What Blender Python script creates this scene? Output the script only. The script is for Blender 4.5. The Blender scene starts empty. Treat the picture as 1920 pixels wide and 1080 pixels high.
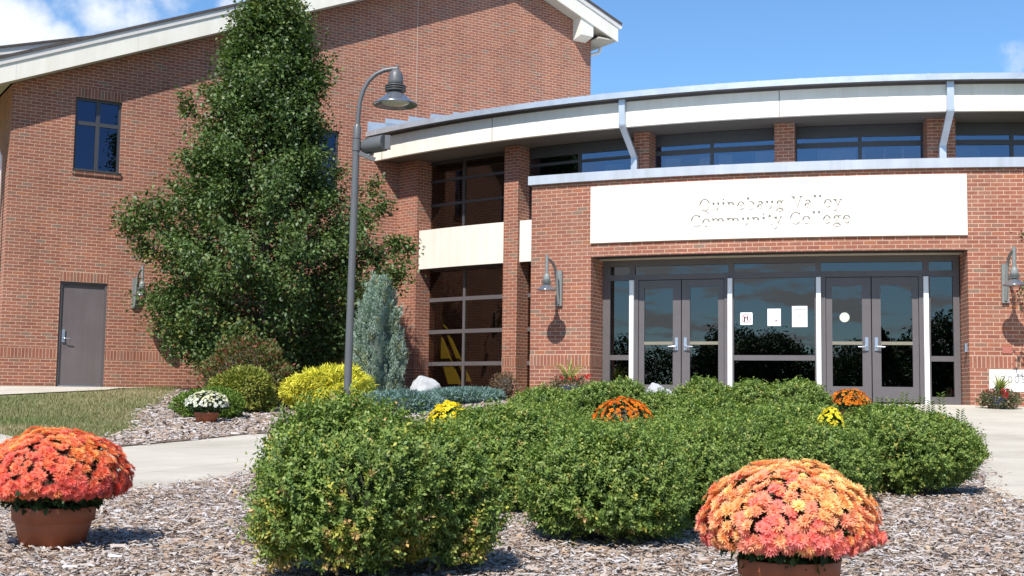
import bpy, math, random
import numpy as np
from mathutils import Vector, Matrix
R_ = math.radians
rng = np.random.default_rng(7)
random.seed(7)
scene = bpy.context.scene
COL = scene.collection

# ------------------------------------------------------------------ camera
FPX, HOR, ROLL = 2364.0, 208.0, .0135
PITCH = math.atan(HOR / FPX)
Fv = Vector((0, math.cos(PITCH), math.sin(PITCH)))
U0 = Vector((0, -math.sin(PITCH), math.cos(PITCH)))
R0 = Vector((1, 0, 0))
Rv = math.cos(ROLL) * R0 + math.sin(ROLL) * U0
Uv = math.cos(ROLL) * U0 - math.sin(ROLL) * R0
cd = bpy.data.cameras.new('camera')
cam = bpy.data.objects.new('camera', cd)
COL.objects.link(cam)
cd.sensor_width = 36
cd.lens = FPX / 1920 * 36
cd.clip_end = 5000
cam.matrix_world = Matrix((Rv, Uv, -Fv)).transposed().to_4x4()
scene.camera = cam

def at(px, py, Y):
    """the world point seen at photo pixel px,py when it stands Y metres into the scene"""
    d = Fv + (px - 960) / FPX * Rv - (py - 540) / FPX * Uv
    return d * (Y / d.y)

# ------------------------------------------------------------------ sun, sky, exposure
SUN_EL, SUN_AZ = 50.0, -20.0        # azimuth: degrees to the left behind the camera
sd = Vector((math.sin(R_(SUN_AZ)) * math.cos(R_(SUN_EL)), -math.cos(R_(SUN_AZ)) * math.cos(R_(SUN_EL)), math.sin(R_(SUN_EL))))
sl = bpy.data.lights.new('sun', 'SUN')
sl.energy = 4.9
sl.angle = R_(.5)
sl.color = (1.0, .955, .89)
so = bpy.data.objects.new('sun', sl)
COL.objects.link(so)
so.rotation_euler = sd.to_track_quat('Z', 'Y').to_euler()
so.location = (-20, -40, 60)
scene.view_settings.view_transform = 'Standard'
scene.view_settings.look = 'None'
scene.view_settings.exposure = .46
scene.view_settings.gamma = 1

W = bpy.data.worlds.new('World')
scene.world = W
W.use_nodes = True
nt = W.node_tree
nt.nodes.clear()
wo = nt.nodes.new('ShaderNodeOutputWorld')
bg = nt.nodes.new('ShaderNodeBackground')
bg.inputs['Strength'].default_value = .11
sky = nt.nodes.new('ShaderNodeTexSky')
sky.sky_type = 'NISHITA'
sky.sun_disc = False
sky.sun_elevation = R_(SUN_EL)
sky.sun_rotation = R_(180 - SUN_AZ)
sky.altitude = 100
sky.air_density = 1.0
sky.dust_density = .2
sky.ozone_density = 2.2

def wn(t, **kw):
    n = nt.nodes.new(t)
    for k, v in kw.items():
        setattr(n, k, v)
    return n
def wm(op, a, b=None, c=None):
    n = wn('ShaderNodeMath', operation=op)
    for i, v in enumerate((a, b, c)):
        if v is None: continue
        if isinstance(v, (int, float)): n.inputs[i].default_value = v
        else: nt.links.new(v, n.inputs[i])
    return n.outputs[0]
tc = wn('ShaderNodeTexCoord')
sep = wn('ShaderNodeSeparateXYZ')
nt.links.new(tc.outputs['Generated'], sep.inputs[0])
zz = wm('MAXIMUM', wm('ADD', sep.outputs['Z'], .12), .02)
cx = wm('DIVIDE', sep.outputs['X'], zz)
cy = wm('DIVIDE', sep.outputs['Y'], zz)
cmb = wn('ShaderNodeCombineXYZ')
nt.links.new(cx, cmb.inputs[0]); nt.links.new(cy, cmb.inputs[1])
cmb.inputs[2].default_value = 3.7
nz = wn('ShaderNodeTexNoise')
nz.inputs['Scale'].default_value = 2.1
nz.inputs['Detail'].default_value = 9
nz.inputs['Roughness'].default_value = .58
nt.links.new(cmb.outputs[0], nz.inputs['Vector'])
nf = wn('ShaderNodeTexNoise')
nf.inputs['Scale'].default_value = 26
nf.inputs['Detail'].default_value = 7
nf.inputs['Roughness'].default_value = .6
nt.links.new(tc.outputs['Generated'], nf.inputs['Vector'])
def blob(px, py, w, s=1.0):
    d = Fv + (px - 960) / FPX * Rv - (py - 540) / FPX * Uv
    d.normalize()
    dp = wn('ShaderNodeVectorMath', operation='DISTANCE')
    nt.links.new(tc.outputs['Generated'], dp.inputs[0])
    dp.inputs[1].default_value = d
    q = wm('DIVIDE', dp.outputs['Value'], w)
    return wm('MULTIPLY', wm('MAXIMUM', wm('SUBTRACT', 1.0, wm('MULTIPLY', q, q)), 0.0), s)
front = None
for b in ((45, 62, .034, 1.0), (-20, 50, .035, 1.0), (110, 85, .028, .9), (190, 25, .034, .78), (255, 28, .026, .66), (130, 8, .02, .6),
          (330, -6, .03, .55), (430, 4, .02, .5), (165, 62, .013, .6), (225, 56, .012, .62), (1915, 106, .019, .55), (1940, 88, .02, .55)):
    v = blob(*b)
    front = v if front is None else wm('MAXIMUM', front, v)
fr = wm('MULTIPLY_ADD', wm('SUBTRACT', nf.outputs['Fac'], .5), 1.5, front)
mrf = wn('ShaderNodeMapRange', interpolation_type='SMOOTHSTEP')
mrf.inputs['From Min'].default_value = .18
mrf.inputs['From Max'].default_value = .95
nt.links.new(wm('MULTIPLY', fr, wm('GREATER_THAN', front, .001)), mrf.inputs['Value'])
mrb = wn('ShaderNodeMapRange', interpolation_type='SMOOTHSTEP')
mrb.inputs['From Min'].default_value = .47
mrb.inputs['From Max'].default_value = .58
nt.links.new(nz.outputs['Fac'], mrb.inputs['Value'])
lowm = wn('ShaderNodeMapRange', interpolation_type='SMOOTHSTEP')
lowm.inputs['From Min'].default_value = .20
lowm.inputs['From Max'].default_value = .15
nt.links.new(sep.outputs['Z'], lowm.inputs['Value'])
back = wm('MULTIPLY', wm('MULTIPLY', mrb.outputs[0], lowm.outputs[0]), wm('GREATER_THAN', wm('MULTIPLY', sep.outputs['Y'], -1.0), .12))
cl = wm('MAXIMUM', mrf.outputs[0], back)
mixc = wn('ShaderNodeMix', data_type='RGBA')
nt.links.new(cl, mixc.inputs['Factor'])
tint = wn('ShaderNodeMix', data_type='RGBA', blend_type='MULTIPLY')
tint.inputs['Factor'].default_value = 1
nt.links.new(sky.outputs[0], tint.inputs['A'])
tint.inputs['B'].default_value = (.74, 1.0, 1.2, 1)
nt.links.new(tint.outputs['Result'], mixc.inputs['A'])
cw = wn('ShaderNodeMix', data_type='RGBA')
nt.links.new(wm('GREATER_THAN', sep.outputs['Y'], 0.0), cw.inputs['Factor'])
cw.inputs['A'].default_value = (5.6, 5.7, 5.8, 1)
cw.inputs['B'].default_value = (6.6, 6.95, 7.3, 1)
nt.links.new(cw.outputs['Result'], mixc.inputs['B'])
nt.links.new(mixc.outputs['Result'], bg.inputs['Color'])
nt.links.new(bg.outputs[0], wo.inputs['Surface'])

# ------------------------------------------------------------------ materials
def new_mat(name):
    m = bpy.data.materials.new(name)
    m.use_nodes = True
    t = m.node_tree
    b = t.nodes['Principled BSDF']
    return m, t, b
class NT:
    def __init__(s, t): s.t = t
    def n(s, ty, **kw):
        x = s.t.nodes.new(ty)
        for k, v in kw.items(): setattr(x, k, v)
        return x
    def put(s, sock, v):
        if isinstance(v, (int, float, tuple)): sock.default_value = v
        else: s.t.links.new(v, sock)
    def m(s, op, *a):
        x = s.n('ShaderNodeMath', operation=op)
        for i, v in enumerate(a): s.put(x.inputs[i], v)
        return x.outputs[0]
    def ramp(s, fac, stops, interp='LINEAR'):
        x = s.n('ShaderNodeValToRGB')
        r = x.color_ramp
        r.interpolation = interp
        while len(r.elements) < len(stops): r.elements.new(.5)
        for e, (p, c) in zip(r.elements, stops):
            e.position = p; e.color = (*c, 1)
        s.t.links.new(fac, x.inputs[0])
        return x.outputs[0]
    def mix(s, f, a, b, blend='MIX'):
        x = s.n('ShaderNodeMix', data_type='RGBA', blend_type=blend)
        s.put(x.inputs['Factor'], f)
        s.put(x.inputs['A'], a if not isinstance(a, tuple) else (*a, 1)[:4])
        s.put(x.inputs['B'], b if not isinstance(b, tuple) else (*b, 1)[:4])
        return x.outputs['Result']
    def noise(s, scale, detail=4, rough=.55, vec=None):
        x = s.n('ShaderNodeTexNoise')
        x.inputs['Scale'].default_value = scale
        x.inputs['Detail'].default_value = detail
        x.inputs['Roughness'].default_value = rough
        if vec is None:
            c = s.n('ShaderNodeTexCoord'); vec = c.outputs['Object']
        s.t.links.new(vec, x.inputs['Vector'])
        return x.outputs['Fac']
    def bump(s, h, strength, dist):
        x = s.n('ShaderNodeBump')
        x.inputs['Strength'].default_value = strength
        x.inputs['Distance'].default_value = dist
        s.t.links.new(h, x.inputs['Height'])
        return x.outputs['Normal']

def mat_brick(name, stack=False):
    m, t, b = new_mat(name)
    k = NT(t)
    uv = k.n('ShaderNodeUVMap'); uv.uv_map = 'UVMap'
    sp = k.n('ShaderNodeSeparateXYZ'); t.links.new(uv.outputs[0], sp.inputs[0])
    BW, BH = .2032, .0677
    vr = k.m('DIVIDE', sp.outputs[1], BH)
    row = k.m('FLOOR', vr)
    u = k.m('DIVIDE', sp.outputs[0], BW)
    if not stack:
        u = k.m('ADD', u, k.m('MULTIPLY', k.m('MODULO', k.m('ADD', row, 400.0), 2.0), .5))
    colm = k.m('FLOOR', u)
    fu = k.m('FRACT', u); fv = k.m('FRACT', vr)
    du = k.m('MULTIPLY', k.m('MINIMUM', fu, k.m('SUBTRACT', 1.0, fu)), BW)
    dv = k.m('MULTIPLY', k.m('MINIMUM', fv, k.m('SUBTRACT', 1.0, fv)), BH)
    dd = k.m('MINIMUM', du, dv)
    wob = k.noise(60, 2)
    dd = k.m('ADD', dd, k.m('MULTIPLY', k.m('SUBTRACT', wob, .5), .003))
    mr = k.n('ShaderNodeMapRange', interpolation_type='SMOOTHSTEP')
    mr.inputs['From Min'].default_value = .0046
    mr.inputs['From Max'].default_value = .0078
    t.links.new(dd, mr.inputs['Value'])
    mask = mr.outputs[0]
    cv = k.n('ShaderNodeCombineXYZ'); t.links.new(colm, cv.inputs[0]); t.links.new(row, cv.inputs[1])
    wnz = k.n('ShaderNodeTexWhiteNoise', noise_dimensions='2D'); t.links.new(cv.outputs[0], wnz.inputs['Vector'])
    bc = k.ramp(wnz.outputs['Value'], [(0, (.245, .088, .058)), (.16, (.295, .108, .068)), (.34, (.265, .106, .072)), (.5, (.315, .120, .072)),
                                      (.63, (.285, .100, .062)), (.76, (.30, .134, .090)), (.89, (.24, .125, .088)), (.95, (.335, .122, .060)), (.98, (.22, .150, .112))], 'CONSTANT')
    pat = k.noise(.55, 3)
    bc = k.mix(k.m('MULTIPLY', k.m('ABSOLUTE', k.m('SUBTRACT', pat, .5)), 1.1), bc, (.30, .165, .115))
    fine = k.noise(38, 6, .7)
    bc = k.mix(1.0, bc, k.ramp(fine, [(.25, (.68, .68, .70)), (.75, (1.22, 1.2, 1.18))]), 'MULTIPLY')
    mc = k.ramp(k.noise(9, 5), [(.3, (.46, .30, .215)), (.7, (.56, .385, .28))])
    bc = k.mix(1.0, bc, (1.06, 1.02, .97), 'MULTIPLY')
    base = k.mix(mask, mc, bc)
    big = k.noise(.8, 4)
    mp = k.n('ShaderNodeMapping'); mp.inputs['Scale'].default_value = (2.2, 2.2, .12)
    tc2 = k.n('ShaderNodeTexCoord'); t.links.new(tc2.outputs['Object'], mp.inputs['Vector'])
    strk = k.noise(1.0, 5, .6, mp.outputs[0])
    base = k.mix(1.0, base, k.ramp(big, [(.3, (.86, .85, .84)), (.7, (1.08, 1.07, 1.06))]), 'MULTIPLY')
    base = k.mix(1.0, base, k.ramp(strk, [(.3, (.88, .87, .87)), (.62, (1.04, 1.04, 1.04))]), 'MULTIPLY')
    t.links.new(base, b.inputs['Base Color'])
    b.inputs['Roughness'].default_value = .88
    h = k.m('ADD', mask, k.m('MULTIPLY', fine, .25))
    t.links.new(k.bump(h, .55, .006), b.inputs['Normal'])
    return m
def mat_plain(name, c, rough=.5, metal=0, var=.08, scale=6, bump=0, spec=None, streak=0):
    m, t, b = new_mat(name)
    k = NT(t)
    n = k.noise(scale, 6, .6)
    lo = tuple(v * (1 - var) for v in c); hi = tuple(min(1, v * (1 + var)) for v in c)
    colr = k.ramp(n, [(.3, lo), (.7, hi)])
    if streak:
        mp = k.n('ShaderNodeMapping'); mp.inputs['Scale'].default_value = (5, 5, .35)
        tq = k.n('ShaderNodeTexCoord'); t.links.new(tq.outputs['Object'], mp.inputs['Vector'])
        q = 1 - streak
        colr = k.mix(1.0, colr, k.ramp(k.noise(1.0, 6, .65, mp.outputs[0]), [(.34, (q, q * .985, q * .96)), (.58, (1.02, 1.02, 1.02))]), 'MULTIPLY')
    t.links.new(colr, b.inputs['Base Color'])
    rr = k.m('MULTIPLY_ADD', k.noise(scale * 3, 4), .2, rough - .1)
    t.links.new(rr, b.inputs['Roughness'])
    b.inputs['Metallic'].default_value = metal
    if spec is not None: b.inputs['Specular IOR Level'].default_value = spec
    if bump: t.links.new(k.bump(k.noise(scale * 12, 5), bump, .004), b.inputs['Normal'])
    return m
def mat_leaf(name, rough=.42, trans=.22, spec=.5, tmul=(1.3, 1.5, .6)):
    m, t, b = new_mat(name)
    k = NT(t)
    a = k.n('ShaderNodeVertexColor'); a.layer_name = 'Col'
    t.links.new(a.outputs[0], b.inputs['Base Color'])
    b.inputs['Roughness'].default_value = rough
    b.inputs['Specular IOR Level'].default_value = spec
    tr = k.n('ShaderNodeBsdfTranslucent')
    t.links.new(k.mix(1.0, a.outputs[0], tmul, 'MULTIPLY'), tr.inputs['Color'])
    mx = k.n('ShaderNodeMixShader')
    mx.inputs[0].default_value = trans
    t.links.new(b.outputs[0], mx.inputs[1]); t.links.new(tr.outputs[0], mx.inputs[2])
    t.links.new(mx.outputs[0], t.nodes['Material Output'].inputs['Surface'])
    return m
def mat_vcol(name, rough=.8, spec=.3):
    m, t, b = new_mat(name)
    k = NT(t)
    a = k.n('ShaderNodeVertexColor'); a.layer_name = 'Col'
    t.links.new(k.mix(1.0, a.outputs[0], k.ramp(k.noise(90, 4), [(.3, (.8, .8, .8)), (.7, (1.15, 1.15, 1.15))]), 'MULTIPLY'), b.inputs['Base Color'])
    b.inputs['Roughness'].default_value = rough
    b.inputs['Specular IOR Level'].default_value = spec
    return m
def mat_glass(name, tint, refl_c=(1, 1, 1), f0=.13, wav=.0):
    m, t, b = new_mat(name)
    t.nodes.remove(b)
    k = NT(t)
    tr = k.n('ShaderNodeBsdfTransparent'); tr.inputs[0].default_value = (*tint, 1)
    gl = k.n('ShaderNodeBsdfGlossy'); gl.inputs['Roughness'].default_value = .0
    gl.inputs['Color'].default_value = (*refl_c, 1)
    if wav:
        nn = k.bump(k.noise(1.6, 2), wav, .02)
        t.links.new(nn, gl.inputs['Normal'])
    lw = k.n('ShaderNodeLayerWeight'); lw.inputs[0].default_value = .5
    f = k.m('MULTIPLY_ADD', k.m('POWER', lw.outputs['Facing'], 4.0), .75, f0)
    mx = k.n('ShaderNodeMixShader')
    t.links.new(f, mx.inputs[0]); t.links.new(tr.outputs[0], mx.inputs[1]); t.links.new(gl.outputs[0], mx.inputs[2])
    t.links.new(mx.outputs[0], t.nodes['Material Output'].inputs['Surface'])
    return m

M = {}
M['brick'] = mat_brick('brick')
M['soldier'] = mat_brick('soldier_brick', True)
M['cream'] = mat_plain('cream_panel', (.76, .72, .63), .6, var=.03, scale=1.5, bump=.05, streak=.05)
M['joint'] = mat_plain('joint_sealant', (.50, .39, .32), .8)
M['white_panel'] = mat_plain('white_stone_panel', (.74, .70, .635), .7, var=.025, scale=2, bump=.08, streak=.05)
M['trim'] = mat_plain('grey_white_trim', (.62, .585, .55), .55, var=.04)
M['soffit'] = mat_plain('soffit', (.50, .455, .37), .7, var=.04)
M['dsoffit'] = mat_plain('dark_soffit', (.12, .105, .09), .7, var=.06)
M['galv'] = mat_plain('galvanised_metal', (.50, .545, .60), .42, .55, var=.10, scale=3)
M['galv_plain'] = mat_plain('grey_metal_coping', (.44, .475, .53), .5, .25, var=.05, scale=2, streak=.10)
M['shingle'] = mat_plain('shingle', (.075, .06, .055), .9, var=.35, scale=18, bump=.6)
M['frame'] = mat_plain('bronze_frame', (.108, .096, .098), .45, .0, var=.06, scale=4)
M['frame_dark'] = mat_plain('dark_frame', (.050, .050, .055), .42, .0, var=.06, scale=4)
M['door_paint'] = mat_plain('door_paint', (.140, .116, .117), .5, 0, var=.09, scale=2.2, streak=.14)
M['white_paint'] = mat_plain('white_paint', (.80, .80, .80), .45, var=.03)
M['steel'] = mat_plain('brushed_steel', (.55, .60, .68), .3, .85, var=.08, scale=20)
M['lamp_grey'] = mat_plain('lamp_grey_paint', (.105, .108, .112), .42, .0, var=.06, scale=5)
M['lamp_green'] = mat_plain('lamp_green_grey_paint', (.20, .215, .205), .45, 0, var=.07, scale=8)
M['lens'] = mat_plain('lamp_lens', (.42, .47, .42), .15, 0, var=.35, scale=30)
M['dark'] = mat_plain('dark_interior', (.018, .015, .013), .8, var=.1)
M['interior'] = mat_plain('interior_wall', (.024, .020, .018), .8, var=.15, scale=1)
M['yellow'] = mat_plain('yellow_paint', (.50, .42, .05), .6, var=.06)
M['terracotta'] = mat_plain('terracotta', (.37, .115, .05), .62, var=.14, scale=9, bump=.12, streak=.15)
M['soil'] = mat_plain('potting_soil', (.04, .028, .02), .95, var=.3, scale=30, bump=.6)
M['stone'] = mat_plain('white_stone', (.40, .40, .40), .85, var=.28, scale=6, bump=.9)
M['bark'] = mat_plain('bark', (.10, .075, .055), .9, var=.35, scale=14, bump=.8)
M['twig'] = mat_plain('twig', (.055, .043, .028), .9, var=.35, scale=20)
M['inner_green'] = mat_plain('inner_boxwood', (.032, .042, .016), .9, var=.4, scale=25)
M['red'] = mat_plain('red_panel', (.36, .115, .085), .6, var=.05)
M['blue_pot'] = mat_plain('blue_pot', (.055, .075, .14), .35, var=.08)
M['paper'] = mat_plain('paper', (.82, .82, .80), .7, var=.02)
M['redink'] = mat_plain('red_ink', (.55, .10, .12), .7, var=.05)
M['greyink'] = mat_plain('grey_ink', (.22, .22, .25), .7, var=.05)
M['blackink'] = mat_plain('black_ink', (.03, .03, .035), .7, var=.05)
M['pale_panel'] = mat_plain('pale_panel_paint', (.66, .70, .70), .8, var=.04)
M['glass'] = mat_glass('door_glass', (.36, .37, .38), (.88, .92, .95), .085, .03)
M['glass_up'] = mat_glass('clerestory_glass', (.55, .55, .55), (.55, .72, 1.0), .15)
M['glass_blue'] = mat_glass('window_glass', (.22, .24, .30), (.42, .52, .85), .10, .02)
M['glass_bay'] = mat_glass('bay_glass', (.62, .58, .54), (.95, .9, .85), .045)
M['leaf'] = mat_leaf('leaf_foliage', .5, .24, .35)
M['leaf_matte'] = mat_leaf('matte_foliage', .6, .20, .3)
M['petal'] = mat_leaf('petals', .7, .34, .2, (1.2, 1.05, .95))
M['chip'] = mat_vcol('wood_chip', .85, .25)
M['grass'] = mat_leaf('grass_blades', .6, .2, .3)

def mat_ground(name, stops, scale, bump=.4, sc2=40):
    m, t, b = new_mat(name)
    k = NT(t)
    n = k.m('ADD', k.m('MULTIPLY', k.noise(scale, 6, .65), .6), k.m('MULTIPLY', k.noise(sc2, 5, .7), .4))
    t.links.new(k.ramp(n, stops), b.inputs['Base Color'])
    b.inputs['Roughness'].default_value = .95
    b.inputs['Specular IOR Level'].default_value = .2
    t.links.new(k.bump(k.noise(sc2, 6, .7), bump, .02), b.inputs['Normal'])
    return m
M['lawn'] = mat_ground('lawn', [(.32, (.12, .14, .05)), (.46, (.18, .185, .08)), (.58, (.27, .23, .13)), (.72, (.32, .27, .165))], .8)
M['mulch'] = mat_ground('mulch', [(.3, (.07, .045, .032)), (.48, (.17, .12, .09)), (.6, (.30, .24, .20)), (.75, (.42, .37, .33))], 7, .9, 60)
M['asphalt'] = mat_ground('asphalt', [(.3, (.045, .045, .047)), (.7, (.075, .073, .07))], 2, .3, 80)
m, t, b = new_mat('concrete'); k = NT(t)
tcn = k.n('ShaderNodeTexCoord')
st = k.n('ShaderNodeMapping'); st.inputs['Rotation'].default_value = (0, 0, .55); st.inputs['Scale'].default_value = (1, 60, 1)
t.links.new(tcn.outputs['Object'], st.inputs['Vector'])
brm = k.noise(1.5, 4, .6, st.outputs[0])
n1 = k.m('ADD', k.m('MULTIPLY', k.noise(.9, 6, .65), .65), k.m('ADD', k.m('MULTIPLY', k.noise(55, 4, .7), .2), k.m('MULTIPLY', brm, .15)))
t.links.new(k.ramp(n1, [(.34, (.40, .36, .29)), (.5, (.49, .445, .365)), (.66, (.55, .505, .42))]), b.inputs['Base Color'])
cbase = b.inputs['Base Color'].links[0].from_socket
jm = k.n('ShaderNodeMapping'); jm.inputs['Rotation'].default_value = (0, 0, .35)
t.links.new(tcn.outputs['Object'], jm.inputs['Vector'])
js = k.n('ShaderNodeSeparateXYZ'); t.links.new(jm.outputs[0], js.inputs[0])
def jline(sk):
    f_ = k.m('FRACT', k.m('DIVIDE', sk, 2.4)); return k.m('MULTIPLY', k.m('ABSOLUTE', k.m('SUBTRACT', f_, .5)), 2.4)
jd = k.m('MINIMUM', jline(js.outputs[0]), jline(js.outputs[1]))
jf = k.m('LESS_THAN', jd, .008)
cbase = k.mix(k.m('MULTIPLY', jf, .6), cbase, (.20, .17, .13))
stn = k.ramp(k.noise(.35, 6, .7), [(.35, (.86, .85, .83)), (.6, (1.03, 1.03, 1.03))])
t.links.new(k.mix(1.0, cbase, stn, 'MULTIPLY'), b.inputs['Base Color'])
b.inputs['Roughness'].default_value = .9
t.links.new(k.bump(k.m('ADD', brm, k.noise(70, 4)), .35, .004), b.inputs['Normal'])
M['concrete'] = m

# ------------------------------------------------------------------ mesh helpers
class MB:
    def __init__(s): s.v = []; s.f = []; s.uv = []; s.mi = []; s.mats = []; s.sm = []
    def mat(s, m):
        if m not in s.mats: s.mats.append(m)
        return s.mats.index(m)
    def face(s, pts, m, uvs=None, smooth=False):
        i = len(s.v)
        s.v += [tuple(p) for p in pts]
        s.f.append(tuple(range(i, i + len(pts))))
        s.uv.append(uvs if uvs else [(p[0] + p[1], p[2]) for p in pts])
        s.mi.append(s.mat(m)); s.sm.append(smooth)
    def grid(s, P, m, close_u=False, close_v=False, smooth=True, flip=False):
        """P: rows of points"""
        i0 = len(s.v); nr = len(P); nc = len(P[0])
        for r in P: s.v += [tuple(p) for p in r]
        mi = s.mat(m)
        for a in range(nr if close_v else nr - 1):
            for c in range(nc if close_u else nc - 1):
                a2 = (a + 1) % nr; c2 = (c + 1) % nc
                q = (i0 + a * nc + c, i0 + a * nc + c2, i0 + a2 * nc + c2, i0 + a2 * nc + c)
                if flip: q = q[::-1]
                s.f.append(q); s.mi.append(mi); s.sm.append(smooth)
                s.uv.append([(s.v[j][0] + s.v[j][1], s.v[j][2]) for j in q])
    def box(s, a, b, m, fr=None):
        """axis-aligned in frame fr (origin, ex, ey, ez)"""
        x0, y0, z0 = a; x1, y1, z1 = b
        c = [(x0, y0, z0), (x1, y0, z0), (x1, y1, z0), (x0, y1, z0), (x0, y0, z1), (x1, y0, z1), (x1, y1, z1), (x0, y1, z1)]
        def w(p):
            if fr is None: return p
            o, ex, ey, ez = fr
            return tuple(o[i] + ex[i] * p[0] + ey[i] * p[1] + ez[i] * p[2] for i in range(3))
        for q, ax in (((0, 1, 5, 4), 0), ((1, 2, 6, 5), 1), ((2, 3, 7, 6), 0), ((3, 0, 4, 7), 1), ((4, 5, 6, 7), 2), ((3, 2, 1, 0), 2)):
            pts = [c[i] for i in q]
            if ax == 0: uv = [(p[0], p[2]) for p in pts]
            elif ax == 1: uv = [(p[1] + .05, p[2]) for p in pts]
            else: uv = [(p[0], p[1]) for p in pts]
            s.face([w(p) for p in pts], m, uv)
    def tube(s, path, rad, m, n=12, caps=True):
        path = [Vector(p) for p in path]
        if not hasattr(rad, '__len__'): rad = [rad] * len(path)
        rows = []
        up = Vector((0, 0, 1))
        prev = None
        for i, p in enumerate(path):
            d = (path[min(i + 1, len(path) - 1)] - path[max(i - 1, 0)]).normalized()
            if prev is None:
                a = d.cross(up)
                if a.length < .05: a = d.cross(Vector((1, 0, 0)))
            else:
                a = prev - d * prev.dot(d)
                if a.length < .01: a = d.cross(Vector((1, 0, 0)))
            a.normalize(); prev = a
            c = d.cross(a)
            rows.append([p + (a * math.cos(t) + c * math.sin(t)) * rad[i] for t in [2 * math.pi * j / n for j in range(n)]])
        s.grid(rows, m, close_u=True)
        if caps:
            s.face(rows[0], m); s.face(rows[-1][::-1], m)
    def lathe(s, prof, m, o=(0, 0, 0), n=32, ax=None):
        """profile of (r,z) turned about axis through o"""
        rows = []
        for r, z in prof:
            rows.append([(o[0] + r * math.cos(2 * math.pi * j / n), o[1] + r * math.sin(2 * math.pi * j / n), o[2] + z) for j in range(n)])
        s.grid(rows, m, close_u=True)
    def build(s, name, parent=None, smooth_all=False):
        me = bpy.data.meshes.new(name)
        me.from_pydata(s.v, [], s.f)
        for m in s.mats: me.materials.append(m)
        me.polygons.foreach_set('material_index', s.mi)
        me.polygons.foreach_set('use_smooth', s.sm)
        ul = me.uv_layers.new(name='UVMap')
        flat = [c for f in s.uv for uv in f for c in uv]
        ul.data.foreach_set('uv', flat)
        me.update()
        o = bpy.data.objects.new(name, me)
        COL.objects.link(o)
        if parent: o.parent = parent; o.matrix_parent_inverse = Matrix.Translation(-Vector(parent.location)) if parent.rotation_euler.to_matrix() == Matrix.Identity(3) else parent.matrix_world.inverted()
        return o
def empty(name, loc, label, cat, group=None):
    o = bpy.data.objects.new(name, None)
    COL.objects.link(o)
    o.empty_display_size = .2
    o.location = loc
    o['label'] = label; o['category'] = cat
    if group: o['group'] = group
    return o
def tag(o, label=None, cat=None, group=None, kind=None):
    if label: o['label'] = label
    if cat: o['category'] = cat
    if group: o['group'] = group
    if kind: o['kind'] = kind
    return o
def npmesh(name, V, F, colors=None, mat=None, parent=None, smooth=False):
    """V (n,3), F (m,k) all the same size, colors per vertex (n,3)"""
    me = bpy.data.meshes.new(name)
    V = np.asarray(V, np.float32); F = np.asarray(F, np.int32)
    me.vertices.add(len(V)); me.vertices.foreach_set('co', V.ravel())
    kk = F.shape[1]
    me.loops.add(F.size); me.loops.foreach_set('vertex_index', F.ravel())
    me.polygons.add(len(F))
    me.polygons.foreach_set('loop_start', np.arange(0, F.size, kk, dtype=np.int32))
    me.polygons.foreach_set('loop_total', np.full(len(F), kk, np.int32))
    if smooth: me.polygons.foreach_set('use_smooth', np.ones(len(F), bool))
    me.update(calc_edges=True)
    if colors is not None:
        ca = me.color_attributes.new('Col', 'FLOAT_COLOR', 'POINT')
        c4 = np.ones((len(V), 4), np.float32); c4[:, :3] = colors
        ca.data.foreach_set('color', c4.ravel())
    if mat: me.materials.append(mat)
    me.validate()
    o = bpy.data.objects.new(name, me)
    COL.objects.link(o)
    if parent: o.parent = parent
    return o

# ------------------------------------------------------------------ ground
def _pl(Y, pts):
    return np.interp(Y, [p[0] for p in pts], [p[1] for p in pts])
GL = [(-400, -1.5), (-40, -.9), (4, -.70), (8, -.64), (12, -.57), (16.5, -.49), (18.5, -.43), (22, -.22), (24.6, .10), (27, .135), (60, .14), (400, .3)]
GR = [(-400, -1.5), (-40, -.9), (4, -.70), (8, -.645), (10, -.60), (13, -.47), (17, -.22), (20, -.035), (21, -.004), (60, .0), (400, .1)]
def gz(x, Y):
    t = np.clip((np.asarray(x, float) + 3) / 4, 0, 1)
    t = t * t * (3 - 2 * t)
    return _pl(Y, GL) * (1 - t) + _pl(Y, GR) * t
def g(x, Y): return float(gz(x, Y))

def sheet(name, poly, dz, mat, kind='structure', res=.25):
    """a ground sheet draped over gz: clip a fine grid to a polygon"""
    import bmesh
    poly = [Vector((p[0], p[1], 0)) for p in poly]
    bm = bmesh.new()
    f = bm.faces.new([bm.verts.new(p) for p in poly])
    xs = [p.x for p in poly]; ys = [p.y for p in poly]
    for ax, lo, hi in ((0, min(xs), max(xs)), (1, min(ys), max(ys))):
        c = lo + res
        while c < hi:
            co = Vector((c, 0, 0)) if ax == 0 else Vector((0, c, 0))
            no = Vector((1, 0, 0)) if ax == 0 else Vector((0, 1, 0))
            bmesh.ops.bisect_plane(bm, geom=bm.verts[:] + bm.edges[:] + bm.faces[:], plane_co=co, plane_no=no)
            c += res
    bmesh.ops.triangulate(bm, faces=bm.faces[:])
    for v in bm.verts: v.co.z = g(v.co.x, v.co.y) + dz
    bmesh.ops.recalc_face_normals(bm, faces=bm.faces[:])
    if sum(f.normal.z for f in bm.faces) < 0: bmesh.ops.reverse_faces(bm, faces=bm.faces[:])
    me = bpy.data.meshes.new(name); bm.to_mesh(me); bm.free()
    me.materials.append(mat)
    o = bpy.data.objects.new(name, me); COL.objects.link(o)
    return tag(o, kind=kind)

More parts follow.
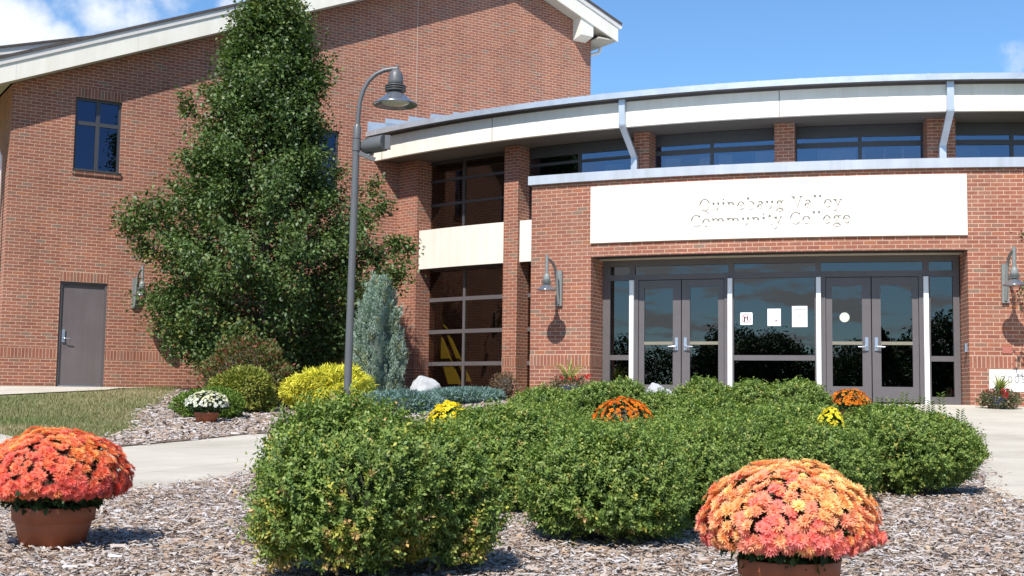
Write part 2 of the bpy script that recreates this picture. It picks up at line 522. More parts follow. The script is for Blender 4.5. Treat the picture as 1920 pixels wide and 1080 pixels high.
# main ground: graded grid out to the horizon
xs = np.concatenate([[-600, -250, -120, -60, -35, -22], np.arange(-16, 16.1, .5), [22, 35, 60, 120, 250, 600]])
ys = np.concatenate([[-600, -250, -120, -60, -30, -12, -4, 0, 2], np.arange(3, 34.1, .5), [40, 60, 120, 250, 700]])
XX, YY = np.meshgrid(xs, ys)
V = np.stack([XX.ravel(), YY.ravel(), gz(XX.ravel(), YY.ravel()) - .012], 1)
nx = len(xs)
F = [(r * nx + c, r * nx + c + 1, (r + 1) * nx + c + 1, (r + 1) * nx + c) for r in range(len(ys) - 1) for c in range(nx - 1)]
tag(npmesh('ground', V, F, None, M['lawn'], None, True), kind='structure')

ISLAND = [(-5.2, 2.2), (-4.3, 5.0), (-3.15, 7.5), (-2.5, 8.15), (-2.05, 9.3), (-1.85, 10.6), (-1.75, 13), (-1.5, 15.2), (-.6, 17.0), (.8, 18.2), (2.6, 18.6), (4.3, 17.6), (4.75, 15.5), (4.5, 12.6), (3.9, 10.4), (3.55, 9.55), (3.35, 8.6), (3.3, 7.2), (3.6, 5), (4, 2.2)]
LAWN_EDGE = [(-13, 24.5), (-13, 15.6), (-6.5, 15.9), (-5.6, 14.5), (-4.9, 13.2), (-4.1, 12.75), (-3.6, 14.6), (-3.3, 16.2)]
WALK = [(-13, 15.6), (-13, 3), (12, 3), (12, 22.5), (9, 21.2), (.9, 23.0), (.3, 21.0), (-.3, 18.3), (-1.4, 17.4), (-2.5, 16.9), (-3.3, 16.2), (-3.6, 14.6), (-4.1, 12.75), (-4.9, 13.2), (-5.6, 14.5), (-6.5, 15.9)]
BACKBED = [(-4.35, 13.0), (-4.1, 12.85), (-3.6, 14.7), (-3.3, 16.3), (-2.5, 17.0), (-1.4, 17.5), (-.3, 18.4), (.3, 21.0), (.5, 23.5), (.2, 28.6), (-3, 31), (-7.0, 27.1), (-6.4, 24), (-6.0, 20.4), (-5.0, 17.2)]
sheet('walkway', WALK, .004, M['concrete'])
sheet('mulch_bed', ISLAND, .016, M['mulch'])
sheet('mulch_bed', BACKBED, .010, M['mulch'])
sheet('path', [(-13, 22.8), (-9.6, 23.2), (-7.75, 24.3), (-7.2, 25.3), (-7.45, 26.7), (-9.9, 25.35), (-13, 23.6)], .012, M['concrete'])
sheet('road', [(-120, -30), (-120, -11), (120, -11), (120, -30)], .01, M['asphalt'], res=8)

# scattered wood chips
def inpoly(x, y, poly):
    n = len(poly); c = np.zeros(len(x), bool); j = n - 1
    for i in range(n):
        xi, yi = poly[i]; xj, yj = poly[j]
        m = ((yi > y) != (yj > y)) & (x < (xj - xi) * (y - yi) / (yj - yi + 1e-12) + xi)
        c ^= m; j = i
    return c
def chips(name, poly, n, ymin, ymax, xmin, xmax, size, power=1.0):
    u = rng.random(n * 2)
    y = ymin + (ymax - ymin) * u ** power
    x = xmin + (xmax - xmin) * rng.random(n * 2)
    k = inpoly(x, y, poly)
    x = x[k][:n]; y = y[k][:n]; n = len(x)
    x = x + rng.normal(0, .05, n) * (1 + y * .06); y = y + rng.normal(0, .05, n) * (1 + y * .06)
    L = size * np.exp(rng.normal(0, .5, n)); L = np.clip(L, size * .4, size * 3)
    Wd = L * rng.uniform(.2, .6, n)
    az = rng.uniform(0, 2 * np.pi, n)
    tl = np.abs(rng.normal(0, .34, n)); ta = rng.uniform(0, 2 * np.pi, n)
    nrm = np.stack([np.sin(tl) * np.cos(ta), np.sin(tl) * np.sin(ta), np.cos(tl)], 1)
    d = np.stack([np.cos(az), np.sin(az), np.zeros(n)], 1)
    d -= nrm * (d * nrm).sum(1)[:, None]; d /= np.linalg.norm(d, axis=1)[:, None]
    s = np.cross(nrm, d)
    c = np.stack([x, y, gz(x, y) + .020 + rng.uniform(0, .022, n)], 1)
    hl = (L / 2)[:, None]; hw = (Wd / 2)[:, None]; th = (Wd * .22)[:, None]
    e1 = rng.uniform(.3, 1, (n, 1)); e2 = rng.uniform(.3, 1, (n, 1))
    V = np.stack([c - d * hl - s * hw * e1, c - d * hl + nrm * th, c - d * hl * .9 + s * hw * e1,
                  c + d * hl - s * hw * e2, c + d * hl * 1.05 + nrm * th, c + d * hl + s * hw * e2], 1).reshape(-1, 3)
    b = np.arange(n)[:, None] * 6
    F = np.concatenate([b + [0, 3, 4, 1], b + [1, 4, 5, 2]])
    pal = np.array([(.42, .355, .31), (.47, .445, .435), (.37, .30, .25), (.30, .205, .145), (.22, .14, .095), (.35, .245, .165), (.50, .45, .41), (.15, .095, .065), (.40, .295, .20)])
    ci = rng.choice(len(pal), n, p=[.23, .19, .16, .10, .06, .10, .09, .02, .05])
    cc = np.clip(pal[ci] * rng.uniform(.82, 1.16, (n, 1)), 0, .8)
    o = npmesh(name, V, F, np.repeat(cc, 6, 0), M['chip'])
    return tag(o, kind='stuff', cat='mulch')
o = chips('mulch', ISLAND, 170000, 3.4, 11.5, -3.4, 4.4, .0195, 1.55)
tag(o, 'weathered grey and brown wood chip mulch around the boxwoods')
o = chips('mulch', ISLAND, 22000, 11.3, 18.6, -2.2, 5, .034)
tag(o, 'grey brown wood chip mulch at the far end of the boxwood bed near the doors')
o = chips('mulch', BACKBED, 26000, 12.7, 24, -6.8, .5, .042)
tag(o, 'brown wood chip mulch under the shrubs by the building')

# dry lawn blades
def lawn(n):
    x = rng.uniform(-11.5, -3.2, n); y = 12.8 + 13.5 * rng.random(n) ** 1.1
    out = [(-13, 24), (-13, 15.7), (-6.5, 15.95), (-5.6, 14.55), (-4.95, 13.25), (-4.35, 12.95), (-5.0, 17.2), (-6.0, 20.4), (-6.4, 24), (-7.0, 27.1), (-7.6, 26.6), (-7.15, 25.2), (-7.75, 24.2), (-9.6, 23.0), (-13, 22.6)]
    out2 = [(-13, 23.7), (-9.9, 25.3), (-10.3, 25.1), (-13, 24)]
    k = inpoly(x, y, out) | inpoly(x, y, [(-13, 23.4), (-10.2, 24.8), (-11, 25.0), (-13, 25)])
    x = x[k]; y = y[k]; n = len(x)
    x = x + rng.normal(0, .10, n); y = y + rng.normal(0, .05, n)
    h = rng.uniform(.025, .07, n); w = rng.uniform(.004, .008, n)
    az = rng.uniform(0, 2 * np.pi, n); ln = rng.uniform(0, 1.2, n)
    d = np.stack([np.cos(az), np.sin(az), np.zeros(n)], 1); s = np.stack([-np.sin(az), np.cos(az), np.zeros(n)], 1)
    c = np.stack([x, y, gz(x, y) - .012], 1)
    tip = c + d * (h * ln)[:, None] + np.array([0, 0, 1]) * h[:, None]
    V = np.stack([c - s * w[:, None], c + s * w[:, None], tip], 1).reshape(-1, 3)
    F = np.arange(n * 3).reshape(-1, 3)
    p = np.sin(x * 1.3 + 2 * np.sin(y * .9)) + np.sin(y * 1.7 + x * .6) + rng.normal(0, .8, n)
    gcol = np.array([.135, .17, .055]); dcol = np.array([.33, .265, .15])
    t = np.clip(.55 + p * .30, 0, 1)[:, None]
    cc = gcol * t + dcol * (1 - t); cc *= rng.uniform(.75, 1.25, (n, 1))
    tag(npmesh('grass', V, F, np.repeat(cc, 3, 0), M['grass']), 'dry patchy lawn grass between the walkway and the gabled brick wing', 'grass', kind='stuff')
lawn(120000)

# ------------------------------------------------------------------ gabled brick wing
GP = Vector((-9.3, 25.8, 0)); gd = Vector((.85, .526, 0)).normalized(); gn = Vector((gd.y, -gd.x, 0))
def G(s, d, z): return GP + gd * s + gn * d + Vector((0, 0, z))
gfr = (GP, gd, gn, Vector((0, 0, 1)))
S0, S1, SR, ZR, PIT = -1.08, 13.3, 10.4, 10.89, .403
def rake(s): return ZR - PIT * abs(s - SR)
wing = empty('brick_wing', G(6, 0, .1), 'long gabled red brick wing with a cream rake board, behind the tall tree', 'building')
def holes_wall(mb, holes, s0, s1, zb, top, depth, m, place):
    """front face with rectangular openings and brick reveals"""
    cuts = sorted({s0, s1, *[h[0] for h in holes], *[h[1] for h in holes], *([SR] if s0 < SR < s1 else [])})
    for a, b in zip(cuts, cuts[1:]):
        mid = (a + b) / 2
        hs = sorted([h for h in holes if h[0] < mid < h[1]], key=lambda h: h[2])
        z = zb
        for h in hs:
            if h[2] > z + 1e-4:
                mb.face([place(a, 0, z), place(b, 0, z), place(b, 0, h[2]), place(a, 0, h[2])], m, [(a, z), (b, z), (b, h[2]), (a, h[2])])
            z = h[3]
        mb.face([place(a, 0, z), place(b, 0, z), place(b, 0, top(b)), place(a, 0, top(a))], m, [(a, z), (b, z), (b, top(b)), (a, top(a))])
    for a, b, z0, z1 in holes:
        mb.face([place(a, 0, z0), place(a, -depth, z0), place(a, -depth, z1), place(a, 0, z1)], m, [(0, z0), (depth, z0), (depth, z1), (0, z1)])
        mb.face([place(b, -depth, z0), place(b, 0, z0), place(b, 0, z1), place(b, -depth, z1)], m, [(0, z0), (depth, z0), (depth, z1), (0, z1)])
        mb.face([place(a, 0, z1), place(a, -depth, z1), place(b, -depth, z1), place(b, 0, z1)], m, [(a, 0), (a, depth), (b, depth), (b, 0)])
        mb.face([place(a, -depth, z0), place(a, 0, z0), place(b, 0, z0), place(b, -depth, z0)], m, [(a, 0), (a, depth), (b, depth), (b, 0)])
W1 = (.17, 1.125, 4.62, 6.17); W2 = (5.18, 6.14, 4.62, 6.17); D1 = (.02, .98, .13, 2.29)
mb = MB()
holes_wall(mb, [D1, W1, W2], S0, S1, -.6, rake, .13, M['brick'], G)
B = M['brick']
for s, sg in ((S0, -1), (S1, 1)):      # side walls
    q = [G(s, 0, -.6), G(s, -14, -.6), G(s, -14, rake(s)), G(s, 0, rake(s))]
    uv = [(0, -.6), (14, -.6), (14, rake(s)), (0, rake(s))]
    mb.face(q if sg > 0 else q[::-1], B, uv if sg > 0 else uv[::-1])
mb.face([G(S0, -14, -.6), G(S1, -14, -.6), G(S1, -14, rake(S1)), G(SR, -14, ZR), G(S0, -14, rake(S0))], B)
def soldier(a, b, z0, z1, d=.003):
    mb.face([G(a, d, z0), G(b, d, z0), G(b, d, z1), G(a, d, z1)], M['soldier'], [(z0 - z0, a), (z0 - z0, b), (.2032, b), (.2032, a)])
soldier(S0, D1[0], .70, .903); soldier(D1[1], S1, .70, .903)
soldier(D1[0], D1[1] + .0, 2.292, 2.495); soldier(W1[0], W1[1], 6.172, 6.375); soldier(W2[0], W2[1], 6.172, 6.375)
# rowlock sills
for w in (W1, W2):
    mb.box((w[0] - .02, 0, w[2] - .075), (w[1] + .02, .03, w[2] - .002), M['soldier'], gfr)
mb.build('wall', wing)
mb = MB()      # expansion joint
mb.box((8.123, .0005, -.3), (8.137, .003, rake(8.13)), M['joint'], gfr)
mb.build('expansion_joint', wing)
# rake boards (white), upper trim, shingles
def rake_strip(mb, z0, z1, d0, d1, m, sa=-3.2, sb=13.9):
    for a, b in ((sa, SR), (SR, sb)):
        P = [[G(s, d, rake(s) + z) for (d, z) in ((d1, z0), (d1, z1), (d0, z1), (d0, z0))] for s in (a, b)]
        for i in range(4):
            j = (i + 1) % 4
            mb.face([P[0][i], P[1][i], P[1][j], P[0][j]], m)
        if b == sb: mb.face(P[1], m)
        else: mb.face(P[0][::-1], m)
mb = MB(); rake_strip(mb, 0, .375, .36, .40, M['cream']); mb.build('rake_board', wing)
mb = MB(); rake_strip(mb, .377, .50, .30, .425, M['trim'], sb=13.93); mb.build('rake_trim', wing)
for s in (-1.1, 1.3, 4.2, 7.2, 12.2, 13.36):
    mb = MB(); z = rake(s); mb.box((s - .006, .399, z + .004), (s + .006, .4015, z + .372), M['trim'], gfr); mb.build('board_joint', wing)
mb = MB(); rake_strip(mb, .502, .56, -14.2, .45, M['shingle'], sb=14.0); mb.build('roof', wing)
mb = MB(); rake_strip(mb, .01, .06, .004, .357, M['soffit'], sb=13.88)
# eave soffits left and right (level boxes over the side walls)
mb.box((13.305, -14, rake(13.9) + .02), (13.88, .355, rake(13.9) + .06), M['soffit'], gfr)
mb.box((-3.2, -14, rake(-3.2) + .9), (-1.09, .35, rake(-3.2) + .93), M['soffit'], gfr)
mb.build('soffit', wing)
mb = MB()
mb.box((13.84, -14, rake(13.9) + .03), (13.90, .358, rake(13.9) + .50), M['cream'], gfr)
mb.build('eave_board', wing)
mb = MB()     # gutter at the right eave
z = rake(13.9) + .36
prof = [(0, 0), (.07, 0), (.11, .06), (.13, .13), (0, .13)]
for i in range(5):
    j = (i + 1) % 5
    mb.face([G(13.91 + prof[i][0], .42, z + prof[i][1]), G(13.91 + prof[j][0], .42, z + prof[j][1]), G(13.91 + prof[j][0], -14, z + prof[j][1]), G(13.91 + prof[i][0], -14, z + prof[i][1])], M['white_paint'])
mb.face([G(13.91 + p[0], .42, z + p[1]) for p in prof], M['white_paint'])
gu = mb.build('gutter', wing)
mb = MB()
mb.tube([G(13.86, -.35, 9.75), G(13.86, -.35, 9.45), G(13.80, -.35, 9.33), G(13.45, -.35, 9.20), G(13.36, -.35, 9.1), G(13.36, -.35, .2)], .045, M['white_paint'], 10)
mb.build('downspout', wing)
mb = MB()     # corbel block under the right rake
zc = rake(12.95) - .42
pts0 = [G(12.72, .0, zc - .02), G(13.12, .0, zc - .02), G(13.12, .0, rake(13.12) + .02), G(12.72, .0, rake(12.72) + .02)]
pts1 = [G(12.76, .42, zc + .10), G(13.16, .42, zc + .10), G(13.16, .42, rake(13.16) - .02), G(12.76, .42, rake(12.76) - .04)]
pts1 = [G(12.72, .36, zc + .06), G(13.12, .36, zc + .06), G(13.12, .36, rake(13.12) + .005), G(12.72, .36, rake(12.72) + .005)]
for i in range(4):
    j = (i + 1) % 4
    mb.face([pts0[i], pts0[j], pts1[j], pts1[i]], M['cream'])
mb.face(pts1, M['cream'])
# raised pyramid facet
c0 = [G(12.80, .362, zc + .10), G(13.08, .362, zc + .10), G(13.09, .362, rake(13.09) - .03), G(12.84, .362, rake(12.84) - .05)]
mb.face(c0, M['white_panel'])
mb.build('corbel', wing)
mb = MB()     # downspout at the left corner
mb.tube([G(-1.75, -.6, 6.3), G(-1.75, -.6, 5.6), G(-1.62, -.45, 5.2), G(-1.28, -.35, 5.0), G(-1.20, -.35, 4.8), G(-1.20, -.35, .2)], .05, M['white_paint'], 10)
mb.build('downspout', wing)
# windows of the wing
def wing_window(w):
    a, b, z0, z1 = w
    D, G0 = M['frame_dark'], -.07
    mb = MB(); e = .055
    def bar(s0, s1, q0, q1, d0=-.12, d1=-.06): mb.box((s0, d0, q0), (s1, d1, q1), D, gfr)
    bar(a, a + e, z0, z1); bar(b - e, b, z0, z1); bar(a + e, b - e, z1 - e, z1); bar(a + e, b - e, z0, z0 + e)
    mid = (a + b) / 2; zt = z0 + 1.02
    bar(mid - .04, mid + .04, z0 + e, z1 - e, -.118, -.062); bar(a + e, mid - .04, zt - .04, zt + .04, -.118, -.064); bar(mid + .04, b - e, zt - .04, zt + .04, -.118, -.064)
    mb.box((a - .02, -.055, z0 - .0), (b + .02, .05, z0 + .03), D, gfr)
    f = mb.build('window', wing)
    for s0, s1, q0, q1 in ((a + e, mid - .04, z0 + e, zt - .04), (mid + .04, b - e, z0 + e, zt - .04), (a + e, mid - .04, zt + .04, z1 - e), (mid + .04, b - e, zt + .04, z1 - e)):
        p = MB(); p.box((s0, -.10, q0), (s1, -.092, q1), M['glass_blue'], gfr)
        p.build('pane', f)
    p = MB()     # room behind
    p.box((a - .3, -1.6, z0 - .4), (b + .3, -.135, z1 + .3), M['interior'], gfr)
    p.box((a + .03, -.16, z0 + 1.02), (b - .03, -.15, z1), M['pale_panel'], gfr)
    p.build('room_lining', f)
wing_window(W1); wing_window(W2)
# steel door
a, b, z0, z1 = D1
mb = MB(); F_ = M['frame']
mb.box((a, -.13, z0), (a + .05, -.03, z1), F_, gfr); mb.box((b - .05, -.13, z0), (b, -.03, z1), F_, gfr); mb.box((a + .05, -.13, z1 - .05), (b - .05, -.03, z1), F_, gfr)
mb.build('door_frame', wing)
mb = MB(); mb.box((a + .052, -.12, z0 + .035), (b - .052, -.065, z1 - .052), M['door_paint'], gfr)
dr = mb.build('door', wing)
mb = MB(); mb.box((a + .052, -.12, z0), (b - .052, -.03, z0 + .03), M['steel'], gfr); mb.build('threshold', wing)
mb = MB()
mb.box((a + .09, -.066, 1.04), (a + .145, -.035, 1.30), M['steel'], gfr)
mb.tube([G(a + .115, -.04, 1.12), G(a + .115, .015, 1.12), G(a + .15, .02, 1.12), G(a + .235, .02, 1.115)], .011, M['steel'], 8)
mb.build('handle', dr)
for s, z in ((.27, 1.47), (.38, 1.42)):
    mb = MB(); mb.box((s, -.066, z), (s + .016, -.063, z + .016), M['steel'], gfr); mb.build('bolt', dr)

# rear roof seen above the left end of the wing
rear = empty('rear_roof_wing', G(-4, -9, .1), 'farther cream eave with dark shingle edge above the left end of the roof', 'building')
def Q(px, py, d):
    dr_ = Fv + (px - 960) / FPX * Rv - (py - 540) / FPX * Uv
    k_ = (GP + gn * d).dot(gn) / dr_.dot(gn)
    return dr_ * k_
pa, pb = Q(-40, 91, -6), Q(260, 57, -6)
mb = MB()
def strip3(z0, z1, m, dd):
    off = gn * dd
    A0, B0 = pa + Vector((0, 0, z0)), pb + Vector((0, 0, z0)); A1, B1 = pa + Vector((0, 0, z1)), pb + Vector((0, 0, z1))
    bk = gn * -4
    mb.face([A0 + off, B0 + off, B1 + off, A1 + off], m); mb.face([A1 + off, B1 + off, B1 + bk, A1 + bk], m); mb.face([A0 + bk, B0 + bk, B0 + off, A0 + off], m)
strip3(-.05, 0, M['shingle'], .05); mb.build('roof', rear)
mb = MB(); strip3(-.22, -.052, M['trim'], .0); mb.build('rake_trim', rear)
mb = MB(); strip3(-.75, -.222, M['cream'], -.03); mb.build('rake_board', rear)
mb = MB()
A0, B0 = pa - gn * .4, pb - gn * .4
mb.face([A0 - Vector((0, 0, 8)), B0 - Vector((0, 0, 8)), B0 - Vector((0, 0, .75)), A0 - Vector((0, 0, .75))], M['brick']); mb.build('wall', rear)

# ------------------------------------------------------------------ curved lobby
CX, CY = 10.65, 42.6
def A(r, phi, z):
    p = R_(phi); return Vector((CX + r * math.sin(p), CY - r * math.cos(p), z))
def arc(mb, r0, r1, p0, p1, z0, z1, m, step=1.2, caps=True, mtop=None, under=None):
    """curved block, r1 the outer face; uv in metres"""
    n = max(1, int(math.ceil(abs(p1 - p0) / step)))
    ph = [p0 + (p1 - p0) * i / n for i in range(n + 1)]
    for a, b in zip(ph, ph[1:]):
        ua, ub = R_(a) * r1 + 60, R_(b) * r1 + 60
        mb.face([A(r1, a, z0), A(r1, b, z0), A(r1, b, z1), A(r1, a, z1)], m, [(ua, z0), (ub, z0), (ub, z1), (ua, z1)])
        mb.face([A(r0, b, z0), A(r0, a, z0), A(r0, a, z1), A(r0, b, z1)], m, [(ub, z0), (ua, z0), (ua, z1), (ub, z1)])
        mb.face([A(r1, a, z1), A(r1, b, z1), A(r0, b, z1), A(r0, a, z1)], mtop or m, [(ua, 0), (ub, 0), (ub, r1 - r0), (ua, r1 - r0)])
        mb.face([A(r0, a, z0), A(r0, b, z0), A(r1, b, z0), A(r1, a, z0)], under or m, [(ua, 0), (ub, 0), (ub, r1 - r0), (ua, r1 - r0)])
    if caps:
        for p, fl in ((p0, True), (p1, False)):
            q = [A(r1, p, z0), A(r0, p, z0), A(r0, p, z1), A(r1, p, z1)]; uv = [(0.02, z0), (r1 - r0 + .02, z0), (r1 - r0 + .02, z1), (0.02, z1)]
            if fl: q = q[::-1]; uv = uv[::-1]
            mb.face(q, m, uv)
def bandv(mb, r, p0, p1, z0, d=.003):
    n = max(1, int(math.ceil(abs(p1 - p0) / 1.0))); ph = [p0 + (p1 - p0) * i / n for i in range(n + 1)]
    for a, b in zip(ph, ph[1:]):
        ua, ub = R_(a) * r + 60, R_(b) * r + 60
        mb.face([A(r + d, a, z0), A(r + d, b, z0), A(r + d, b, z0 + .2032), A(r + d, a, z0 + .2032)], M['soldier'], [(0, ua), (0, ub), (.2032, ub), (.2032, ua)])
lobby = empty('curved_lobby', A(18.3, -30, 0), 'curved two storey brick lobby with a cream fascia band under a metal gutter', 'building')
PE = 34.0     # right end angle, out of frame
RP, RWD, RF = 18.5, 18.05, 19.15
ZS = 5.57
mb = MB(); arc(mb, 19.05, RF, -46.95, PE, ZS, 6.085, M['cream']); mb.build('fascia', lobby)
for p in (-45.9, -35.53, -16.6, 2.0):
    mb = MB(); arc(mb, RF, RF + .002, p - .02, p + .02, ZS + .003, 6.08, M['frame'], caps=False); mb.build('fascia_joint', lobby)
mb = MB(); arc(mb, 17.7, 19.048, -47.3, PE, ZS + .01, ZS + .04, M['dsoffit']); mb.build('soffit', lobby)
mb = MB()     # box gutter
arc(mb, 19.0, 19.36, -47.0, PE, 6.13, 6.25, M['galv'], mtop=M['galv'], under=M['frame'])
gt = mb.build('gutter', lobby)
p = -46
while p < PE:
    mb = MB(); arc(mb, 19.36, 19.366, p, p + .12, 6.132, 6.255, M['galv'], caps=True); p += 2.35
    mb.build('gutter_strap', gt)
mb = MB(); arc(mb, 18.9, 19.16, -47.0, PE, 6.088, 6.128, M['frame']); mb.build('gutter_shade', lobby)  # dark strip coloured to stand for the shade under the gutter
mb = MB()     # low metal roof with standing seams
n = 60
ph = [-46.5 + (PE + 46.5) * i / n for i in range(n + 1)]
for a, b in zip(ph, ph[1:]):
    mb.face([A(19.05, a, 6.252), A(19.05, b, 6.252), A(9, b, 7.35), A(9, a, 7.35)], M['galv'])
p = -45.5
while p < PE:
    d = (A(9, p, 7.35) - A(19.3, p, 6.225)); t_ = A(1, p + 90, 0) - A(0, p + 90, 0); t_.normalize()
    o_ = A(19.2, p, 6.252)
    mb.face([o_ - t_ * .012, o_ + t_ * .012, o_ + t_ * .012 + Vector((0, 0, .03)), o_ - t_ * .012 + Vector((0, 0, .03))], M['galv'])
    for sg in (-1, 1):
        mb.face([o_ + t_ * .012 * sg, o_ + t_ * .012 * sg + d, o_ + t_ * .012 * sg + d + Vector((0, 0, .03)), o_ + t_ * .012 * sg + Vector((0, 0, .03))], M['galv'])
    p += 1.34
mb.build('roof', lobby)
# stepped flashing where the lobby roof meets the gabled wall
mb = MB()
steps = [(690, 745, 228, 247), (723, 767, 222, 243), (767, 808, 218, 236), (808, 850, 213, 228), (850, 892, 210, 220)]
def gs(px, py):
    q = Q(px, py, .03); return (q - GP).dot(gd), q.z
for x0, x1, yt, yb in steps:
    s0, zt = gs(x0, yt); s1, _ = gs(x1, yt + 6); zt2 = gs(x1, yt + 5)[1]; _, zb = gs(x0, yb)
    mb.face([G(s0, .03, zb - .12), G(s1 + .12, .03, zb - .12), G(s1, .03, zt2), G(s0, .03, zt)], M['galv'])
    mb.face([G(s0, .03, zt), G(s1, .03, zt2), G(s1, 0, zt2), G(s0, 0, zt)], M['galv'])
    mb.face([G(s0, 0, zb - .12), G(s0, .03, zb - .12), G(s0, .03, zt), G(s0, 0, zt)], M['galv'])
mb.build('flashing', lobby)
# piers
PIERS = [(-48.6, -44.22), (-35.92, -34.75), (-26.13, -25.08), (-17.07, -15.85), (-8.0, -6.35), (.9, 2.1), (10.2, 11.4)]
for i, (a, b) in enumerate(PIERS):
    mb = MB(); arc(mb, 17.9, RP, a, b, -.6, ZS + .008, M['brick'], step=.7)
    bandv(mb, RP, a, b, .70)
    if i < 2:      # band on the right return as well
        q = [A(RP, b, .70), A(RWD + .1, b, .70), A(RWD + .1, b, .903), A(RP, b, .903)]
        t_ = (A(1, b + 90, 0) - A(0, b + 90, 0)).normalized() * .003
        mb.face([p + t_ for p in q], M['soldier'], [(0, 0), (0, RP - RWD - .1), (.2032, RP - RWD - .1), (.2032, 0)])
    mb.build('pier', lobby)
# cream spandrel beams
for a, b in ((-44.15, -36.0), (-34.7, -26.2)):
    mb = MB(); arc(mb, 18.0, 18.44, a, b, 2.99, 3.90, M['cream'], under=M['dsoffit']); mb.build('spandrel_panel', lobby)  # underside coloured dark in place of its shade
# glazing
def glaze(p0, p1, z0, z1, mull, bars, glass, fm, r=RWD, e=.14, zb=.04, pale_panels=()):
    tp = .24 if z1 > 5 and p0 > -36 else .07  # taller dark head imitates the soffit mirrored in the upper glass
    """frame with mullion angles, transom heights and panes"""
    mb = MB()
    arc(mb, r - .06, r + .03, p0, p0 + e, z0, z1, fm, step=.5); arc(mb, r - .06, r + .03, p1 - e, p1, z0, z1, fm, step=.5)
    arc(mb, r - .06, r + .028, p0 + e, p1 - e, z0, z0 + .07, fm, step=.8); arc(mb, r - .06, r + .028, p0 + e, p1 - e, z1 - tp, z1, fm, step=.8)
    for m_ in mull: arc(mb, r - .06, r + .025, m_ - .11, m_ + .11, z0 + .07, z1 - tp, fm, step=.5)
    ed = [p0 + e] + [x for m_ in mull for x in (m_ - .11, m_ + .11)] + [p1 - e]
    zs = [z0 + .07] + [x for z in bars for x in (z - zb, z + zb)] + [z1 - tp]
    for a, b in zip(ed[::2], ed[1::2]):
        for z in bars: arc(mb, r - .06, r + .022, a, b, z - zb, z + zb, fm, step=.8)
    f = mb.build('window', lobby)
    for a, b in zip(ed[::2], ed[1::2]):
        for q0, q1 in zip(zs[::2], zs[1::2]):
            p = MB(); x, y = A(r, a, 0), A(r, b, 0)
            ex = (y - x).normalized(); ey = Vector((ex.y, -ex.x, 0)); L = (y - x).length
            p.box((0, -.004, q0), (L, .004, q1), glass, (x, ex, ey, Vector((0, 0, 1))))
            p.build('pane', f)
    for a, b, q0, q1 in pale_panels:  # added pale panels that make bright patches in the clerestory glass
        p = MB(); x, y = A(r - .14, a, 0), A(r - .14, b, 0)
        ex = (y - x).normalized(); ey = Vector((ex.y, -ex.x, 0)); L = (y - x).length
        p.box((0, -.006, q0), (L, .006, q1), M['pale_panel'], (x, ex, ey, Vector((0, 0, 1))))
        p.build('pale_panel', f)
    return f
fb, fd = M['frame'], M['frame_dark']
glaze(-44.75, -35.7, -.1, 3.02, [-40.55], [.79, 1.535, 2.285], M['glass_bay'], fb, e=.25, zb=.045)
glaze(-44.75, -35.7, 3.88, ZS, [-40.75], [4.53, 5.10], M['glass_bay'], fd, e=.25, zb=.03)
glaze(-34.95, -26.0, -.1, 3.02, [-30.65], [.79, 1.535, 2.285], M['glass_bay'], fb, e=.14, zb=.045)
glaze(-34.95, -26.0, 3.88, ZS, [-30.66], [4.53, 5.17], M['glass_up'], fd, e=.14, zb=.03, pale_panels=[(-29.0, -27.6, 4.0, 5.06)])
glaze(-25.2, -17.0, 3.88, ZS, [-21.25], [5.185], M['glass_up'], fd, e=.14, zb=.05, pale_panels=[(-24.6, -23.5, 4.5, 5.10), (-22.2, -21.5, 4.5, 5.08), (-20.9, -20.0, 4.5, 5.11), (-18.5, -17.3, 4.5, 5.13)])
glaze(-15.9, -7.95, 3.88, ZS, [-11.87], [5.185], M['glass_up'], fd, e=.14, zb=.05, pale_panels=[(-14.5, -12.1, 4.5, 5.12), (-11.65, -11.5, 4.5, 5.12), (-10.35, -10.25, 4.5, 5.12), (-9.3, -9.1, 4.5, 5.12)])
glaze(-6.45, 1.0, 3.88, ZS, [-2.6], [5.185], M['glass_up'], fd, e=.14, zb=.05, pale_panels=[(-6.2, -4.4, 4.5, 5.13)])
glaze(2.0, 10.3, 3.88, ZS, [6.1], [5.185], M['glass_up'], fd, e=.14, zb=.05)
glaze(-6.4, 10.3, -.1, 3.0, [2.0], [1.5], M['glass_bay'], fb, e=.14)
# interior lining so the rooms read dark
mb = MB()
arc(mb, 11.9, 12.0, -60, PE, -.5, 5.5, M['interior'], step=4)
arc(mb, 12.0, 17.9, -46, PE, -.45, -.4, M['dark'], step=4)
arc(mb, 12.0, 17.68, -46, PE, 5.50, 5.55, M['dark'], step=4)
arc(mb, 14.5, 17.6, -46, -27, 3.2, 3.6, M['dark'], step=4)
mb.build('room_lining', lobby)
# yellow stair guard inside the tall bay
st = empty('stair_guard', A(16.9, -41.5, .1), 'yellow sloping stair guard seen through the lower lobby glass', 'stair')
def inner(px, py, r=17.5):
    d = Fv + (px - 960) / FPX * Rv - (py - 540) / FPX * Uv
    aa = d.x ** 2 + d.y ** 2; bb = -(d.x * CX + d.y * CY); cc = CX ** 2 + CY ** 2 - r * r
    return d * ((-bb - math.sqrt(bb * bb - aa * cc)) / aa)
def slab(name, pts, m, par):
    mb = MB(); P = [inner(*p) for p in pts]; bk = Vector((.05, .04, 0))
    mb.face(P, m); mb.face([p + bk for p in P][::-1], m)
    for i in range(len(P)):
        j = (i + 1) % len(P); mb.face([P[i], P[i] + bk, P[j] + bk, P[j]], m)
    mb.build(name, par)
slab('panel', [(824, 625), (861, 720), (840, 720), (822, 657)], M['yellow'], st)
slab('rail', [(823, 590), (828, 600), (880, 715), (872, 715)], M['yellow'], st)
